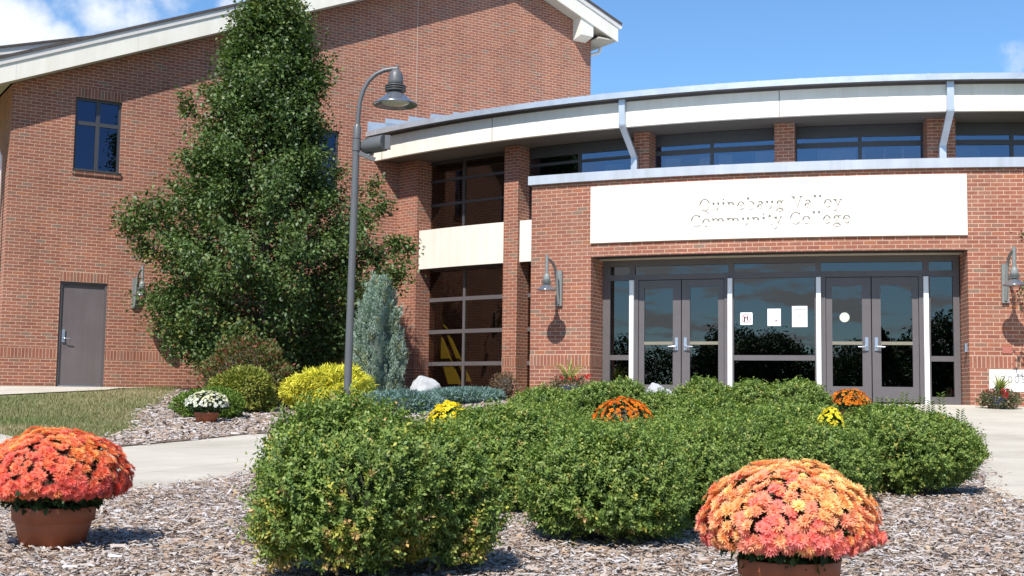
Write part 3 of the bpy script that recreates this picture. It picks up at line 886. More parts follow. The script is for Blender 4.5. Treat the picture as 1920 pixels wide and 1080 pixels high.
# rainwater downspouts on the lobby fascia
def lobby_downspout(px0, px1, ya, yb, yc):
    a0 = inner(px0, ya, RF + .055); b0 = inner(px1, yb, RP + .10)
    pa_ = math.degrees(math.atan2(a0.x - CX, CY - a0.y)); pb_ = math.degrees(math.atan2(b0.x - CX, CY - b0.y))
    fr = lambda r, ph: (A(r, ph, 0), (A(1, ph + 90, 0) - A(0, ph + 90, 0)).normalized(), (A(1, ph, 0) - A(0, ph, 0)).normalized(), Vector((0, 0, 1)))
    mb = MB(); w = .065
    mb.box((-w, .004, a0.z), (w, .105, 6.128), M['galv'], fr(RF, pa_))
    mb.box((-w - .006, .003, a0.z + .02), (w + .006, .111, a0.z + .06), M['galv'], fr(RF, pa_))
    tn = (A(1, pa_ + 90, 0) - A(0, pa_ + 90, 0)).normalized(); rd = (A(1, pa_, 0) - A(0, pa_, 0)).normalized() * .05
    P = [a0 - tn * w - rd, a0 + tn * w - rd, a0 + tn * w + rd, a0 - tn * w + rd]; Qs = [b0 - tn * w - rd, b0 + tn * w - rd, b0 + tn * w + rd, b0 - tn * w + rd]
    for i in range(4):
        j = (i + 1) % 4; mb.face([P[i], P[j], Qs[j], Qs[i]], M['galv'])
    mb.box((-w, .05, 4.0), (w, .15, b0.z), M['galv'], fr(RP, pb_))
    mb.build('downspout', lobby)
lobby_downspout(1167, 1190, 236, 295, 316)
lobby_downspout(1782, 1767, 209, 274, 298)

# ------------------------------------------------------------------ entrance portico
port = empty('entrance_portico', A(22, -16.4, 0), 'low curved brick entrance portico with glass doors below a white name panel', 'building')
PL, PR = -27.6, -5.2
RO, RI, RD = 22.25, 21.83, 21.6
OL, OR = -24.56, -8.2
ZO = 2.545
mb = MB()
arc(mb, 21.5, RO, PL, OL, -.6, 3.90, B); arc(mb, 21.5, RO, OR, PR, -.6, 3.90, B)
arc(mb, RI, RO, OL, OR, ZO, 2.782, B, step=1.2, caps=False, under=M['dark'])
arc(mb, RI, RO, OL, OR, 3.803, 3.90, B, step=1.2, caps=False)
bandv(mb, RO, PL, OL, .600); bandv(mb, RO, OR, PR, .600)
# left side wall of the portico
q = [A(21.5, PL, -.6), A(18.2, PL, -.6), A(18.2, PL, 3.9), A(21.5, PL, 3.9)]
mb.face(q[::-1], B, [(0, -.6), (3.3, -.6), (3.3, 3.9), (0, 3.9)][::-1])
q = [A(21.5, PR, -.6), A(18.2, PR, -.6), A(18.2, PR, 3.9), A(21.5, PR, 3.9)]
mb.face(q, B, [(0, -.6), (3.3, -.6), (3.3, 3.9), (0, 3.9)])
# soldier band on the left reveal
t_ = (A(1, OL + 90, 0) - A(0, OL + 90, 0)).normalized() * .003
mb.face([p + t_ for p in (A(RO, OL, .6), A(RD + .05, OL, .6), A(RD + .05, OL, .803), A(RO, OL, .803))], M['soldier'], [(0, 0), (0, .6), (.2032, .6), (.2032, 0)])
mb.build('wall', port)
mb = MB(); arc(mb, 18.3, RO + .07, PL - .12, PR + .12, 3.905, 4.065, M['galv_plain']); cp = mb.build('coping', port)
for p in (-18.55, -13.2):
    mb = MB(); arc(mb, RO + .07, RO + .073, p, p + .18, 3.90, 4.068, M['galv_plain']); mb.build('coping_joint', cp)
mb = MB(); arc(mb, 21.3, RI - .003, OL, OR, ZO - .015, ZO + .05, M['soffit'], caps=False); mb.build('soffit', port)
mb = MB(); arc(mb, RO - .06, RO - .004, OL, OR, ZO - .012, ZO - .001, M['dark'], caps=False); mb.build('lintel_angle', port)

# name panel with engraved lettering
mb = MB()
arc(mb, RI, RO - .004, OL, OR, 2.784, 3.801, M['white_panel'], caps=False)
panel_back = mb
TXL, TXR, TZ0, TZ1 = -20.35, -12.45, 2.90, 3.60
TK, HL, SF = .118, .058, .092
class Letters:
    """serif capitals and small letters as overlapping solid strokes, cut out of the panel"""
    def __init__(c): c.v = []; c.f = []
    def band(c, outer, inner, closed=False):
        n = len(outer); b = len(c.v)
        for k_ in range(n):
            for (x, y) in (outer[k_], inner[k_]):
                c.v += [(x, y, 0), (x, y, 1)]
        m = n if closed else n - 1
        for k_ in range(m):
            a, d = b + 4 * k_, b + 4 * ((k_ + 1) % n)
            c.f += [(a + 1, d + 1, d + 3, a + 3), (a, a + 2, d + 2, d), (a, d, d + 1, a + 1), (a + 2, a + 3, d + 3, d + 2)]
        if not closed:
            e = b + 4 * (n - 1)
            c.f += [(b, b + 1, b + 3, b + 2), (e, e + 2, e + 3, e + 1)]
    def quad(c, p): c.band([p[0], p[1]], [p[3], p[2]])
    def rect(c, x0, y0, x1, y1): c.quad([(x1, y0), (x1, y1), (x0, y1), (x0, y0)])
    def stem(c, x, y0, y1, w=TK): c.rect(x - w / 2, y0, x + w / 2, y1)
    def ser(c, x, y, l=SF, r_=SF, top=False): c.rect(x - l, y - (.055 if top else 0), x + r_, y + (0 if top else .055))
    def line(c, x0, y0, x1, y1, w): c.quad([(x1 + w / 2, y1), (x0 + w / 2, y0), (x0 - w / 2, y0), (x1 - w / 2, y1)] if y0 > y1 else [(x0 + w / 2, y0), (x1 + w / 2, y1), (x1 - w / 2, y1), (x0 - w / 2, y0)])
    def bowl(c, cx_, cy_, rx, ry, a0=0, a1=360, t=TK):
        n = 26; full = a1 - a0 >= 360
        m = n if full else n + 1
        an = [R_(a0 + (a1 - a0) * k_ / n) for k_ in range(m)]
        o = []; q = []
        for a in an:
            w = HL + (t - HL) * abs(math.cos(a)) ** 1.3
            o.append((cx_ + rx * math.cos(a), cy_ + ry * math.sin(a))); q.append((cx_ + max(.005, rx - w) * math.cos(a), cy_ + max(.005, ry - max(HL, w * .6)) * math.sin(a)))
        c.band(o, q, full)
    def dot(c, x, y, r_): c.bowl(x, y, r_, r_, t=r_ * .999) if False else c.rect(x - r_, y - r_, x + r_, y + r_)
def glyph(c, ch, x):
    X = lambda u: x + u
    if ch == 'Q': c.bowl(X(.37), .35, .35, .37); c.line(X(.36), .03, X(.66), -.17, .10); return .78
    if ch == 'C': c.bowl(X(.38), .35, .35, .37, 42, 318); c.stem(X(.625), .50, .70, .045); return .72
    if ch == 'V': c.line(X(.12), .70, X(.37), 0, TK + .01); c.line(X(.62), .70, X(.385), 0, .05); c.ser(X(.12), .70, .11, .11, True); c.ser(X(.62), .70, .10, .10, True); return .74
    if ch == 'u': c.stem(X(.13), .14, .48); c.bowl(X(.265), .16, .18, .17, 180, 360); c.stem(X(.44), 0, .48); c.ser(X(.13), .48, .10, .02, True); c.ser(X(.44), .48, .10, .02, True); c.ser(X(.44), 0, .02, .11); return .60
    if ch == 'i': c.stem(X(.13), 0, .48); c.ser(X(.13), .48, .10, .02, True); c.ser(X(.13), 0); c.dot(X(.125), .64, .048); return .29
    if ch == 'n': c.stem(X(.13), 0, .48); c.bowl(X(.285), .32, .20, .17, 0, 180); c.stem(X(.44), 0, .33); c.ser(X(.13), .48, .10, .02, True); c.ser(X(.13), 0); c.ser(X(.44), 0); return .60
    if ch == 'm':
        for a in (.285, .595): c.bowl(X(a), .32, .20, .17, 0, 180)
        for a, h_ in ((.13, .48), (.44, .33), (.75, .33)): c.stem(X(a), 0, h_); c.ser(X(a), 0)
        c.ser(X(.13), .48, .10, .02, True); return .91
    if ch == 'e': c.bowl(X(.27), .24, .24, .255, 2, 322); c.rect(X(.06), .245, X(.50), .28); return .56
    if ch == 'b': c.stem(X(.13), 0, .72); c.ser(X(.13), .72, .10, .02, True); c.bowl(X(.31), .24, .23, .255); return .60
    if ch == 'a': c.bowl(X(.225), .145, .18, .16); c.stem(X(.38), .02, .36); c.bowl(X(.255), .35, .17, .14, 0, 165); c.ser(X(.38), 0, .02, .11); return .53
    if ch == 'g': c.bowl(X(.25), .325, .185, .165); c.bowl(X(.27), -.085, .235, .125); c.line(X(.15), .21, X(.13), .0, .05); c.rect(X(.10), .02, X(.40), .06); c.rect(X(.38), .43, X(.53), .475); return .55
    if ch == 'l': c.stem(X(.13), 0, .74); c.ser(X(.13), .74, .10, .02, True); c.ser(X(.13), 0); return .28
    if ch == 'y': c.line(X(.10), .48, X(.27), .0, TK); c.line(X(.46), .48, X(.15), -.2, .05); c.ser(X(.10), .48, .09, .10, True); c.ser(X(.46), .48, .08, .08, True); c.rect(X(.03), -.23, X(.17), -.17); return .55
    if ch == 'o': c.bowl(X(.27), .24, .25, .255); return .56
    if ch == 't': c.stem(X(.16), .05, .60); c.rect(X(.04), .445, X(.33), .48); c.bowl(X(.235), .10, .12, .11, 180, 330); return .37
    return .34
def engraved_panel():
    c = Letters()
    for body, z0, pa_, pb_ in (('Quinebaug Valley', 3.275, -19.47, -13.33), ('Community College', 3.0, -19.86, -12.98)):
        b0 = len(c.v); x = 0
        for ch in body: x += glyph(c, ch, x) + .045
        xs_ = [p[0] for p in c.v[b0:]]; x0, x1 = min(xs_), max(xs_)
        mid = (TXL + TXR) / 2
        for k_ in range(b0, len(c.v)):
            u, v, w = c.v[k_]
            ph_ = pa_ + (pb_ - pa_) * (u - x0) / (x1 - x0)
            c.v[k_] = (R_(ph_ - mid) * RO, z0 + v * .293 - (TZ0 + TZ1) / 2, -.010 if w == 0 else .06)
    H = TZ1 - TZ0; Wd = R_(TXR - TXL) * RO
    cme = bpy.data.meshes.new('cut'); cme.from_pydata(c.v, [], c.f)
    import bmesh
    bm = bmesh.new(); bm.from_mesh(cme); bmesh.ops.recalc_face_normals(bm, faces=bm.faces[:]); bm.to_mesh(cme); bm.free()
    co = bpy.data.objects.new('cut', cme); COL.objects.link(co)
    pm = MB(); pm.box((-Wd / 2, -H / 2, -.0215), (Wd / 2, H / 2, .022), M['white_panel']); po = pm.build('plate')
    bm = bmesh.new(); bm.from_mesh(po.data); bmesh.ops.remove_doubles(bm, verts=bm.verts[:], dist=1e-6); bmesh.ops.recalc_face_normals(bm, faces=bm.faces[:]); bm.to_mesh(po.data); bm.free()
    md = po.modifiers.new('cut', 'BOOLEAN'); md.object = co; md.operation = 'DIFFERENCE'; md.solver = 'EXACT'; md.use_self = True
    bpy.context.view_layer.update()
    me = bpy.data.meshes.new_from_object(po.evaluated_get(bpy.context.evaluated_depsgraph_get()))
    bpy.data.objects.remove(co); bpy.data.objects.remove(po)
    bm = bmesh.new(); bm.from_mesh(me)
    for k_ in range(1, 24):
        u = -Wd / 2 + Wd * k_ / 24 + .0007
        bmesh.ops.bisect_plane(bm, geom=bm.verts[:] + bm.edges[:] + bm.faces[:], plane_co=(u, 0, 0), plane_no=(1, 0, 0))
    mid = (TXL + TXR) / 2
    for v in bm.verts: v.co = A(RO - .004 + v.co.z + .0225, mid + math.degrees(v.co.x / RO), (TZ0 + TZ1) / 2 + v.co.y)
    me2 = bpy.data.meshes.new('lettering'); bm.to_mesh(me2); bm.free()
    me2.materials.clear(); me2.materials.append(M['white_panel'])
    me2.polygons.foreach_set('material_index', [0] * len(me2.polygons))
    for p in me2.polygons: p.use_smooth = False
    return me2
me_let = engraved_panel()
# the slab around the lettering field, flush with its face
RFc = RO - .004 + .0445
mbp = MB()
arc(mbp, RI, RO - .0042, OL, OR, 2.784, 3.801, M['white_panel'], caps=False)
arc(mbp, RO - .004, RFc, OL, TXL - .0005, 2.784, 3.801, M['white_panel']); arc(mbp, RO - .004, RFc, TXR + .0005, OR, 2.784, 3.801, M['white_panel'])
arc(mbp, RO - .004, RFc, TXL, TXR, 2.784, TZ0 - .0003, M['white_panel'], caps=False, step=.35); arc(mbp, RO - .004, RFc, TXL, TXR, TZ1 + .0003, 3.801, M['white_panel'], caps=False, step=.35)
pn = mbp.build('name_panel', port)
lo = bpy.data.objects.new('lettering', me_let); COL.objects.link(lo); lo.parent = pn
lo['label'] = 'lettering cut into the white panel reading Quinebaug Valley Community College'

# storefront
def post(mb, p0, p1, z0, z1, m, r0=RD - .05, r1=RD + .05): arc(mb, r0, r1, p0, p1, z0, z1, m, step=3)
FR = M['frame']
mb = MB()
post(mb, OL + .02, -24.17, -.02, 2.54, FR); post(mb, -8.52, OR - .05, -.02, 2.54, FR)
post(mb, -24.17, -8.52, 2.42, 2.54, FR, r1=RD + .048); post(mb, -24.17, -8.52, 2.165, 2.265, FR, r1=RD + .046)
for p in (-23.2, -18.45, -14.50, -9.80):
    post(mb, p, p + .26, 2.265, 2.42, FR, r1=RD + .044)
for p0, p1 in ((-23.2, -22.76), (-18.64, -18.2), (-14.54, -14.06), (-9.99, -9.5)):
    post(mb, p0, p1, -.02, 2.165, FR, r1=RD + .04)
for p0, p1 in ((-24.17, -23.2), (-18.2, -14.54), (-9.5, -8.52)):
    post(mb, p0, p1, .725, .815, FR, r1=RD + .042); post(mb, p0, p1, -.02, .13, FR, r1=RD + .042)
mb.build('storefront_frame', port)
def flatpane(name, p0, p1, z0, z1, m, par, r=RD, th=.006):
    mb = MB(); x, y = A(r, p0, 0), A(r, p1, 0)
    ex = (y - x).normalized(); ey = Vector((ex.y, -ex.x, 0))
    mb.box((0, -th, z0), ((y - x).length, th, z1), m, (x, ex, ey, Vector((0, 0, 1))))
    return mb.build(name, par)
for p0, p1 in ((-24.17, -23.2), (-22.94, -18.45), (-18.19, -14.50), (-14.24, -9.80), (-9.54, -8.52)):
    flatpane('transom_pane', p0, p1, 2.265, 2.42, M['glass'], port)
for p0, p1 in ((-24.17, -23.2), (-18.2, -14.54), (-9.5, -8.52)):
    flatpane('pane', p0, p1, .815, 2.165, M['glass'], port); flatpane('pane', p0, p1, .13, .725, M['glass'], port)
for p0 in (-23.16, -18.46, -14.47, -9.80):
    mb = MB(); arc(mb, RD + .041, RD + .10, p0, p0 + .205, -.01, 2.16, M['white_paint'], step=3); mb.build('white_post', port)
# doors
def door(p0, p1, hinge_left):
    """flat leaf between two angles; stile with the handle is away from the hinge"""
    x, y = A(RD, p0, 0), A(RD, p1, 0)
    ex = (y - x).normalized(); ey = Vector((ex.y, -ex.x, 0)); L = (y - x).length
    fr = (x, ex, ey, Vector((0, 0, 1)))
    m = M['frame']
    mb = MB(); sl, sr = (.105, .15) if hinge_left else (.15, .105)
    mb.box((.004, -.022, .03), (sl, .024, 2.155), m, fr); mb.box((L - sr, -.022, .03), (L - .004, .024, 2.155), m, fr)
    mb.box((sl, -.02, 2.02), (L - sr, .022, 2.155), m, fr); mb.box((sl, -.02, .03), (L - sr, .022, .29), m, fr)
    d = mb.build('door', port)
    p = MB(); p.box((sl, -.004, .29), (L - sr, .004, 2.02), M['glass'], fr); p.build('pane', d)
    p = MB(); p.box((sl, .006, 1.0), (L - sr, .03, 1.055), M['brass_rail'], fr); p.build('push_bar', d)
    p = MB(); s0 = L - .105 if hinge_left else .045
    p.box((s0, .0245, .90), (s0 + .052, .045, 1.125), M['steel'], fr)
    sgn = -1 if hinge_left else 1; c = s0 + .026
    P = lambda a, b, z: x + ex * a + ey * b + Vector((0, 0, z))
    p.tube([P(c, .03, .965), P(c, .085, .965), P(c + sgn * .03, .095, .965), P(c + sgn * .14, .095, .962)], .013, M['steel'], 8)
    p.build('handle', d)
M['brass_rail'] = mat_plain('tan_rail', (.26, .23, .17), .4, .3, var=.05)
door(-22.75, -20.68, True); door(-20.66, -18.65, False); door(-14.05, -12.06, True); door(-12.04, -10.0, False)
# dark vestibule
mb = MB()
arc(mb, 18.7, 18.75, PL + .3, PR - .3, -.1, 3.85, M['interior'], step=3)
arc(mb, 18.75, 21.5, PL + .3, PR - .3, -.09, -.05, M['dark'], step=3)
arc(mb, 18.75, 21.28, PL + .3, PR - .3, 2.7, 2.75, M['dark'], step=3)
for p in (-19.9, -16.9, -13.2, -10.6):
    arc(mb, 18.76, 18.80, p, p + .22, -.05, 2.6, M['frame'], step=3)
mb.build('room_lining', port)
# floor slab of the entrance
mb = MB(); arc(mb, 21.3, 22.6, OL, OR, -.3, .0, M['concrete'], step=1.2); mb.build('threshold_slab', port)
# date stone and small red panel
mb = MB(); arc(mb, RO - .02, RO + .006, -7.42, PR - .02, .225, .585, M['white_panel'], step=1); ds = mb.build('date_stone', port)
def text_mesh(body, size, extr, m, place, space=1.0, sx=1.0):
    cu = bpy.data.curves.new('t', 'FONT'); cu.body = body; cu.align_x = 'CENTER'; cu.align_y = 'CENTER'; cu.size = size; cu.extrude = extr; cu.space_character = space; cu.offset = -.002 * size / .1
    o = bpy.data.objects.new('t', cu); COL.objects.link(o); bpy.context.view_layer.update()
    me = bpy.data.meshes.new_from_object(o.evaluated_get(bpy.context.evaluated_depsgraph_get()))
    bpy.data.objects.remove(o)
    for v in me.vertices: v.co = place(v.co.x * sx, v.co.y, v.co.z)
    me.materials.clear(); me.materials.append(m)
    return me
me = text_mesh('2005', .17, .003, M['greyink'], lambda u, v, w: A(RO + .008 + w, -6.45 + math.degrees(u / RO), .42 + v), 1.25)
o = bpy.data.objects.new('lettering', me); COL.objects.link(o); o.parent = ds
mb = MB(); arc(mb, RO - .01, RO + .012, -6.86, -6.5, .845, .955, M['red'], step=1); mb.build('red_plate', port)
# card reader on the right reveal
rd_ = empty('card_reader', A(22.0, OR, .93), 'small blue grey card reader box on the right door reveal', 'card reader')
tn = (A(1, OR + 90, 0) - A(0, OR + 90, 0)).normalized(); rr_ = (A(1, OR, 0) - A(0, OR, 0)).normalized()
mb = MB(); mb.box((-.035, .002, -.08), (.035, .045, .06), M['steel'], (A(22.1, OR, .95), rr_, -tn, Vector((0, 0, 1)))); mb.build('case', rd_)
mb = MB(); mb.box((-.02, .046, -.02), (.02, .05, .04), M['blackink'], (A(22.1, OR, .95), rr_, -tn, Vector((0, 0, 1)))); mb.build('reader_face', rd_)

# ------------------------------------------------------------------ notices on the glass
def chord(p0, p1, r=RD):
    x, y = A(r, p0, 0), A(r, p1, 0)
    ex = (y - x).normalized(); return x, ex, Vector((ex.y, -ex.x, 0))
xo, exx, eyy = chord(-18.2, -14.54)
def on_glass(px, py):
    d = Fv + (px - 960) / FPX * Rv - (py - 540) / FPX * Uv
    o_ = xo + eyy * .008
    q = d * (o_.dot(eyy) / d.dot(eyy))
    return (q - xo).dot(exx), q.z
def sheet_of_paper(name, px0, py0, px1, py1, label, rounded=0):
    s0, zt = on_glass(px0, py0); s1, zb = on_glass(px1, py1)
    t = empty(name, xo + exx * s0 + Vector((0, 0, zb)), label, 'notice')
    mb = MB(); r = rounded
    pts = []
    if r:
        for cx0, cz0, a0 in ((s1 - r, zb + r, -90), (s1 - r, zt - r, 0), (s0 + r, zt - r, 90), (s0 + r, zb + r, 180)):
            for k_ in range(5):
                an = R_(a0 + 22.5 * k_); pts.append((cx0 + r * math.cos(an), cz0 + r * math.sin(an)))
    else: pts = [(s0, zb), (s1, zb), (s1, zt), (s0, zt)]
    P = [xo + exx * a_ + eyy * .010 + Vector((0, 0, z_)) for a_, z_ in pts]
    mb.face(P, M['paper'])
    Pb = [p - eyy * .0015 for p in P]
    for i in range(len(P)):
        j = (i + 1) % len(P); mb.face([P[i], Pb[i], Pb[j], P[j]], M['paper'])
    mb.build('paper', t)
    return t, s0, s1, zb, zt
def mark(mb, a, b, z0, z1, m, d=.0112): mb.box((a, d, z0), (b, d + .0004, z1), m, (xo, exx, eyy, Vector((0, 0, 1))))
def ring(mb, c, z, r, w, m, d=.0112, n=28, slash=True):
    P = lambda a_, q: xo + exx * (c + q * math.cos(a_)) + eyy * d + Vector((0, 0, z + q * math.sin(a_)))
    for i in range(n):
        a0, a1 = 2 * math.pi * i / n, 2 * math.pi * (i + 1) / n
        mb.face([P(a0, r - w), P(a0, r), P(a1, r), P(a1, r - w)], m)
    if slash:
        a0, a1 = R_(135), R_(-45); w2 = .5 * w / r
        mb.face([P(a0 + w2, r - w * .5), P(a0 - w2, r - w * .5), P(a1 + w2, r - w * .5), P(a1 - w2, r - w * .5)], m, None)
t, s0, s1, zb, zt = sheet_of_paper('notice', 1388, 586, 1411, 609, 'small square white no smoking sticker, leftmost of the papers on the glass', .018)
mb = MB(); c, z = (s0 + s1) / 2, (zb + zt) / 2; r = (s1 - s0) * .38
ring(mb, c, z, r, .012, M['redink']); mb.build('red_circle', t)
mb = MB(); mark(mb, c - .045, c - .02, z - .055, z + .02, M['blackink'], .0108); mark(mb, c + .012, c + .03, z - .035, z + .05, M['blackink'], .0108); mark(mb, c - .05, c + .02, z + .018, z + .03, M['blackink'], .0109); mb.build('pictogram', t)
t, s0, s1, zb, zt = sheet_of_paper('notice', 1439, 579, 1464, 611, 'plain white paper notice with a small dark mark, middle of the papers on the glass')
mb = MB(); c, z = (s0 + s1) / 2, (zb + zt) / 2
mark(mb, c + .015, c + .06, z - .075, z - .045, M['greyink']); mark(mb, c + .03, c + .05, z - .06, z - .05, M['redink'], .0117); mb.build('mark', t)
t, s0, s1, zb, zt = sheet_of_paper('notice', 1485, 574, 1514, 613, 'tall white paper notice with faint grey lines and a red ring, nearest the right doors')
mb = MB(); c, z = (s0 + s1) / 2, (zb + zt) / 2
for i, (zz_, hw) in enumerate(((.155, .07), (.13, .10), (.115, .09), (-.10, .06), (-.15, .09))): mark(mb, c - hw, c + hw, z + zz_, z + zz_ + .008, M['greyink'])
mark(mb, c - .03, c + .03, z + .005, z + .02, M['greyink'], .0118); mb.build('text_lines', t)
mb = MB(); ring(mb, c, z + .01, .065, .007, M['redink'], slash=False); mb.build('red_ring', t)
xo, exx, eyy = chord(-14.05, -12.06)
s0, z0 = on_glass(1583.5, 595)
t = empty('round_sticker', xo + exx * s0 + Vector((0, 0, z0)), 'round pale sticker on the glass of the third door leaf', 'sticker')
mb = MB(); P = [xo + exx * (s0 + .083 * math.cos(2 * math.pi * i / 32)) + eyy * .009 + Vector((0, 0, z0 + .083 * math.sin(2 * math.pi * i / 32))) for i in range(32)]
mb.face(P, M['sticker'] if 'sticker' in M else mat_plain('pale_sticker', (.55, .56, .48), .6, var=.04)); mb.build('disc', t)
# small tan box on the floor behind the right sidelight
t = empty('door_wedge_box', A(RD - .12, -8.85, .13), 'small tan box standing inside the lower right sidelight', 'box')
mb = MB(); x, ex_, ey_ = chord(-9.5, -8.52, RD - .02)
mb.box((.25, -.06, .135), (.345, -.02, .285), mat_plain('tan_box', (.42, .36, .22), .6), (x, ex_, ey_, Vector((0, 0, 1)))); mb.build('case', t)
mb = MB(); mb.box((.285, -.0198, .20), (.315, -.018, .235), M['blackink'], (x, ex_, ey_, Vector((0, 0, 1)))); mb.build('opening', t)

# ------------------------------------------------------------------ lamps
def lamp_head(mb_hood, mb_fin, mb_bell, mb_lens, c, R, mats):
    """bell lamp hung below point c (bottom rim centre), R the rim radius"""
    mh, mbell = mats
    mb_bell.lathe([(.001, R * 1.62), (R * .10, R * 1.60), (R * .24, R * 1.48), (R * .31, R * 1.30), (R * .33, R * 1.05), (R * .34, R * .86), (R * .30, R * .86)], mbell, c)
    for z in (.80, .70, .60):
        mb_fin.lathe([(R * .20, R * z), (R * .46, R * (z + .01)), (R * .47, R * (z + .035)), (R * .45, R * (z + .05)), (R * .20, R * (z + .05))], mbell, c)
    mb_fin.lathe([(R * .21, R * .50), (R * .21, R * .86)], mbell, c)
    mb_hood.lathe([(R * .31, R * .53), (R * .36, R * .52), (R * .47, R * .40), (R * .64, R * .26), (R * .82, R * .13), (R * .95, R * .05), (R, R * .0), (R * .985, -R * .015), (R * .94, R * .012), (R * .80, R * .08), (R * .6, R * .16), (R * .48, R * .19)], mh, c)
    mb_lens.lathe([(R * .62, R * .10), (R * .56, R * .04), (R * .4, R * .0), (R * .15, -R * .02), (.001, -R * .025)], M['lens'], c)
def wall_lamp(base, out, side, label):
    """base: centre of the back plate on the wall; out: wall normal; side: along the wall"""
    t = empty('wall_lamp', base, label, 'wall lamp', 'wall lamps beside the doors')
    z = Vector((0, 0, 1))
    mb = MB(); mb.box((-.055, .002, -.32), (.055, .05, .32), M['lamp_green'], (base, side, out, z)); mb.build('back_plate', t)
    reach = .58
    c = base + out * reach + z * -.08
    mb = MB()
    pts = [base + out * .05 + z * -.28, base + out * .11 + z * -.10, base + out * .15 + z * .15]
    for k_ in range(0, 8):
        an = R_(k_ * 90 / 7); pts.append(base + out * (reach - .40 * math.cos(an)) + z * (.22 + .26 * math.sin(an)))
    pts.append(base + out * (reach + .0) + z * .485)
    mb.tube(pts, .026, M['lamp_green'], 10); mb.build('arm', t)
    mb = MB(); mb.tube([base + out * reach + z * .20, base + out * reach + z * .54], .03, M['lamp_green'], 10); mb.build('socket', t)
    h, f, b_, l = MB(), MB(), MB(), MB()
    lamp_head(h, f, b_, l, c, .188, (M['lamp_hood'], M['lamp_green']))
    h.build('hood', t); f.build('fins', t); b_.build('bell', t); l.build('lens', t)
M['lamp_hood'] = mat_plain('polished_hood', (.30, .33, .38), .22, .75, var=.06, scale=8)
def radial(p): return (A(1, p, 0) - A(0, p, 0)).normalized()
def tang(p): return (A(1, p + 90, 0) - A(0, p + 90, 0)).normalized()
wall_lamp(A(RO, -26.09, 1.995), radial(-26.09), tang(-26.09), 'grey green gooseneck wall lamp on the brick left of the glass doors')
wall_lamp(A(RO, -6.72, 1.985), radial(-6.72), tang(-6.72), 'grey green gooseneck wall lamp on the brick right of the glass doors')
q = Q(252, 545, 0)
wall_lamp(Vector((q.x, q.y, 2.12)), gn, gd, 'grey gooseneck wall lamp half hidden by the tree, right of the steel door')

# pole lamp
YP = 20.5
pb_, pc_ = at(650.5, 757, YP), at(668.5, 262, YP)
ax = (pc_ - pb_).normalized()
base = pb_ - ax * .12
lampp = empty('lamp_post', (base.x, base.y, g(base.x, YP)), 'tall grey lamp post with a bell lamp hanging from a curved arm', 'lamp post')
LG = M['lamp_grey']
mb = MB(); mb.tube([base - ax * .1, pb_, pc_], [.066, .064, .056], LG, 18); mb.build('pole', lampp)
mb = MB(); k0, k1 = at(668.0, 283, YP), at(670.3, 234, YP)
mb.tube([k0, k0 + (k1 - k0) * .45], .068, LG, 18); mb.tube([k0 + (k1 - k0) * .47, k1 - (k1 - k0) * .1, k1], [.065, .065, .046], LG, 18); mb.build('collar', lampp)
mb = MB()
pts = [at(670.3, 238, YP), at(672, 215, YP), at(675, 190, YP), at(681, 170, YP), at(691, 152, YP), at(704, 139.5, YP), at(720, 132, YP), at(734, 129.5, YP), at(745, 128.5, YP)]
mb.tube(pts, .036, LG, 14); mb.build('arm', lampp)
mb = MB(); mb.tube([at(745.5, 122, YP), at(745.3, 140, YP)], [.022, .034], LG, 12); mb.build('finial', lampp)
h, f, b_, l = MB(), MB(), MB(), MB()
rim = at(741, 196.5, YP); R1 = 43.5 / FPX * YP
lamp_head(h, f, b_, l, rim, R1, (M['lamp_hood'], LG))
h.build('hood', lampp); f.build('fins', lampp); b_.build('bell', lampp); l.build('lens', lampp)
fl = empty('flood_light', at(690, 290, YP), 'dark cylindrical floodlight bracketed to the lamp post just under its collar', 'floodlight')
mb = MB(); mb.box((-.02, -.025, -.035), (.33, .025, .035), LG, (at(668.5, 285, YP) , (at(702, 299, YP) - at(668.5, 285, YP)).normalized(), Vector((0, 1, 0)), Vector((.35, 0, .9)).normalized())); mb.build('bracket', fl)
mb = MB(); mb.tube([at(684.5, 276, YP + .10), at(688, 274, YP + .05), at(721, 268, YP - .1)], [.105, .135, .135], LG, 20); mb.build('housing', fl)
mb = MB(); mb.tube([at(690.5, 273.5, YP + .045), at(694.5, 272.8, YP + .03)], .139, M['blackink'], 20); mb.build('band', fl)
mb = MB(); mb.tube([at(696, 288, YP), at(694, 280, YP)], .045, M['blackink'], 12); mb.tube([at(690, 292, YP), at(700, 286, YP)], .03, LG, 10); mb.build('knuckle', fl)
mb = MB(); mb.box((-.045, -.04, -.115), (.045, .04, .115), LG, (at(727, 267, YP - .1), Vector((1, 0, 0)), Vector((0, 1, 0)), Vector((0, 0, 1)))); mb.build('end_box', fl)

# ------------------------------------------------------------------ vegetation toolkit
def leaves(P, D, N, L, Wd, fold=.25, curl=0.0):
    """rhombic leaves: base points P, directions D, normals N, lengths, widths -> V,F (4 verts each)"""
    D = D / (np.linalg.norm(D, axis=1)[:, None] + 1e-9)
    N = N - D * (N * D).sum(1)[:, None]; N /= (np.linalg.norm(N, axis=1)[:, None] + 1e-9)
    S = np.cross(D, N)
    L = L[:, None]; Wd = Wd[:, None]
    m = P + D * L * .5
    V = np.stack([P, m + S * Wd * .5 + N * Wd * fold, P + D * L - N * L * curl, m - S * Wd * .5 + N * Wd * fold], 1).reshape(-1, 3)
    F = np.arange(len(P) * 4).reshape(-1, 4)
    return V, F
def unit(v): return v / (np.linalg.norm(v, axis=-1, keepdims=True) + 1e-9)
def pick(pal, n, p=None, jit=.18, r=rng):
    pal = np.array(pal); c = pal[r.choice(len(pal), n, p=p)]
    return np.clip(c * r.uniform(1 - jit, 1 + jit, (n, 1)), 0, 1)
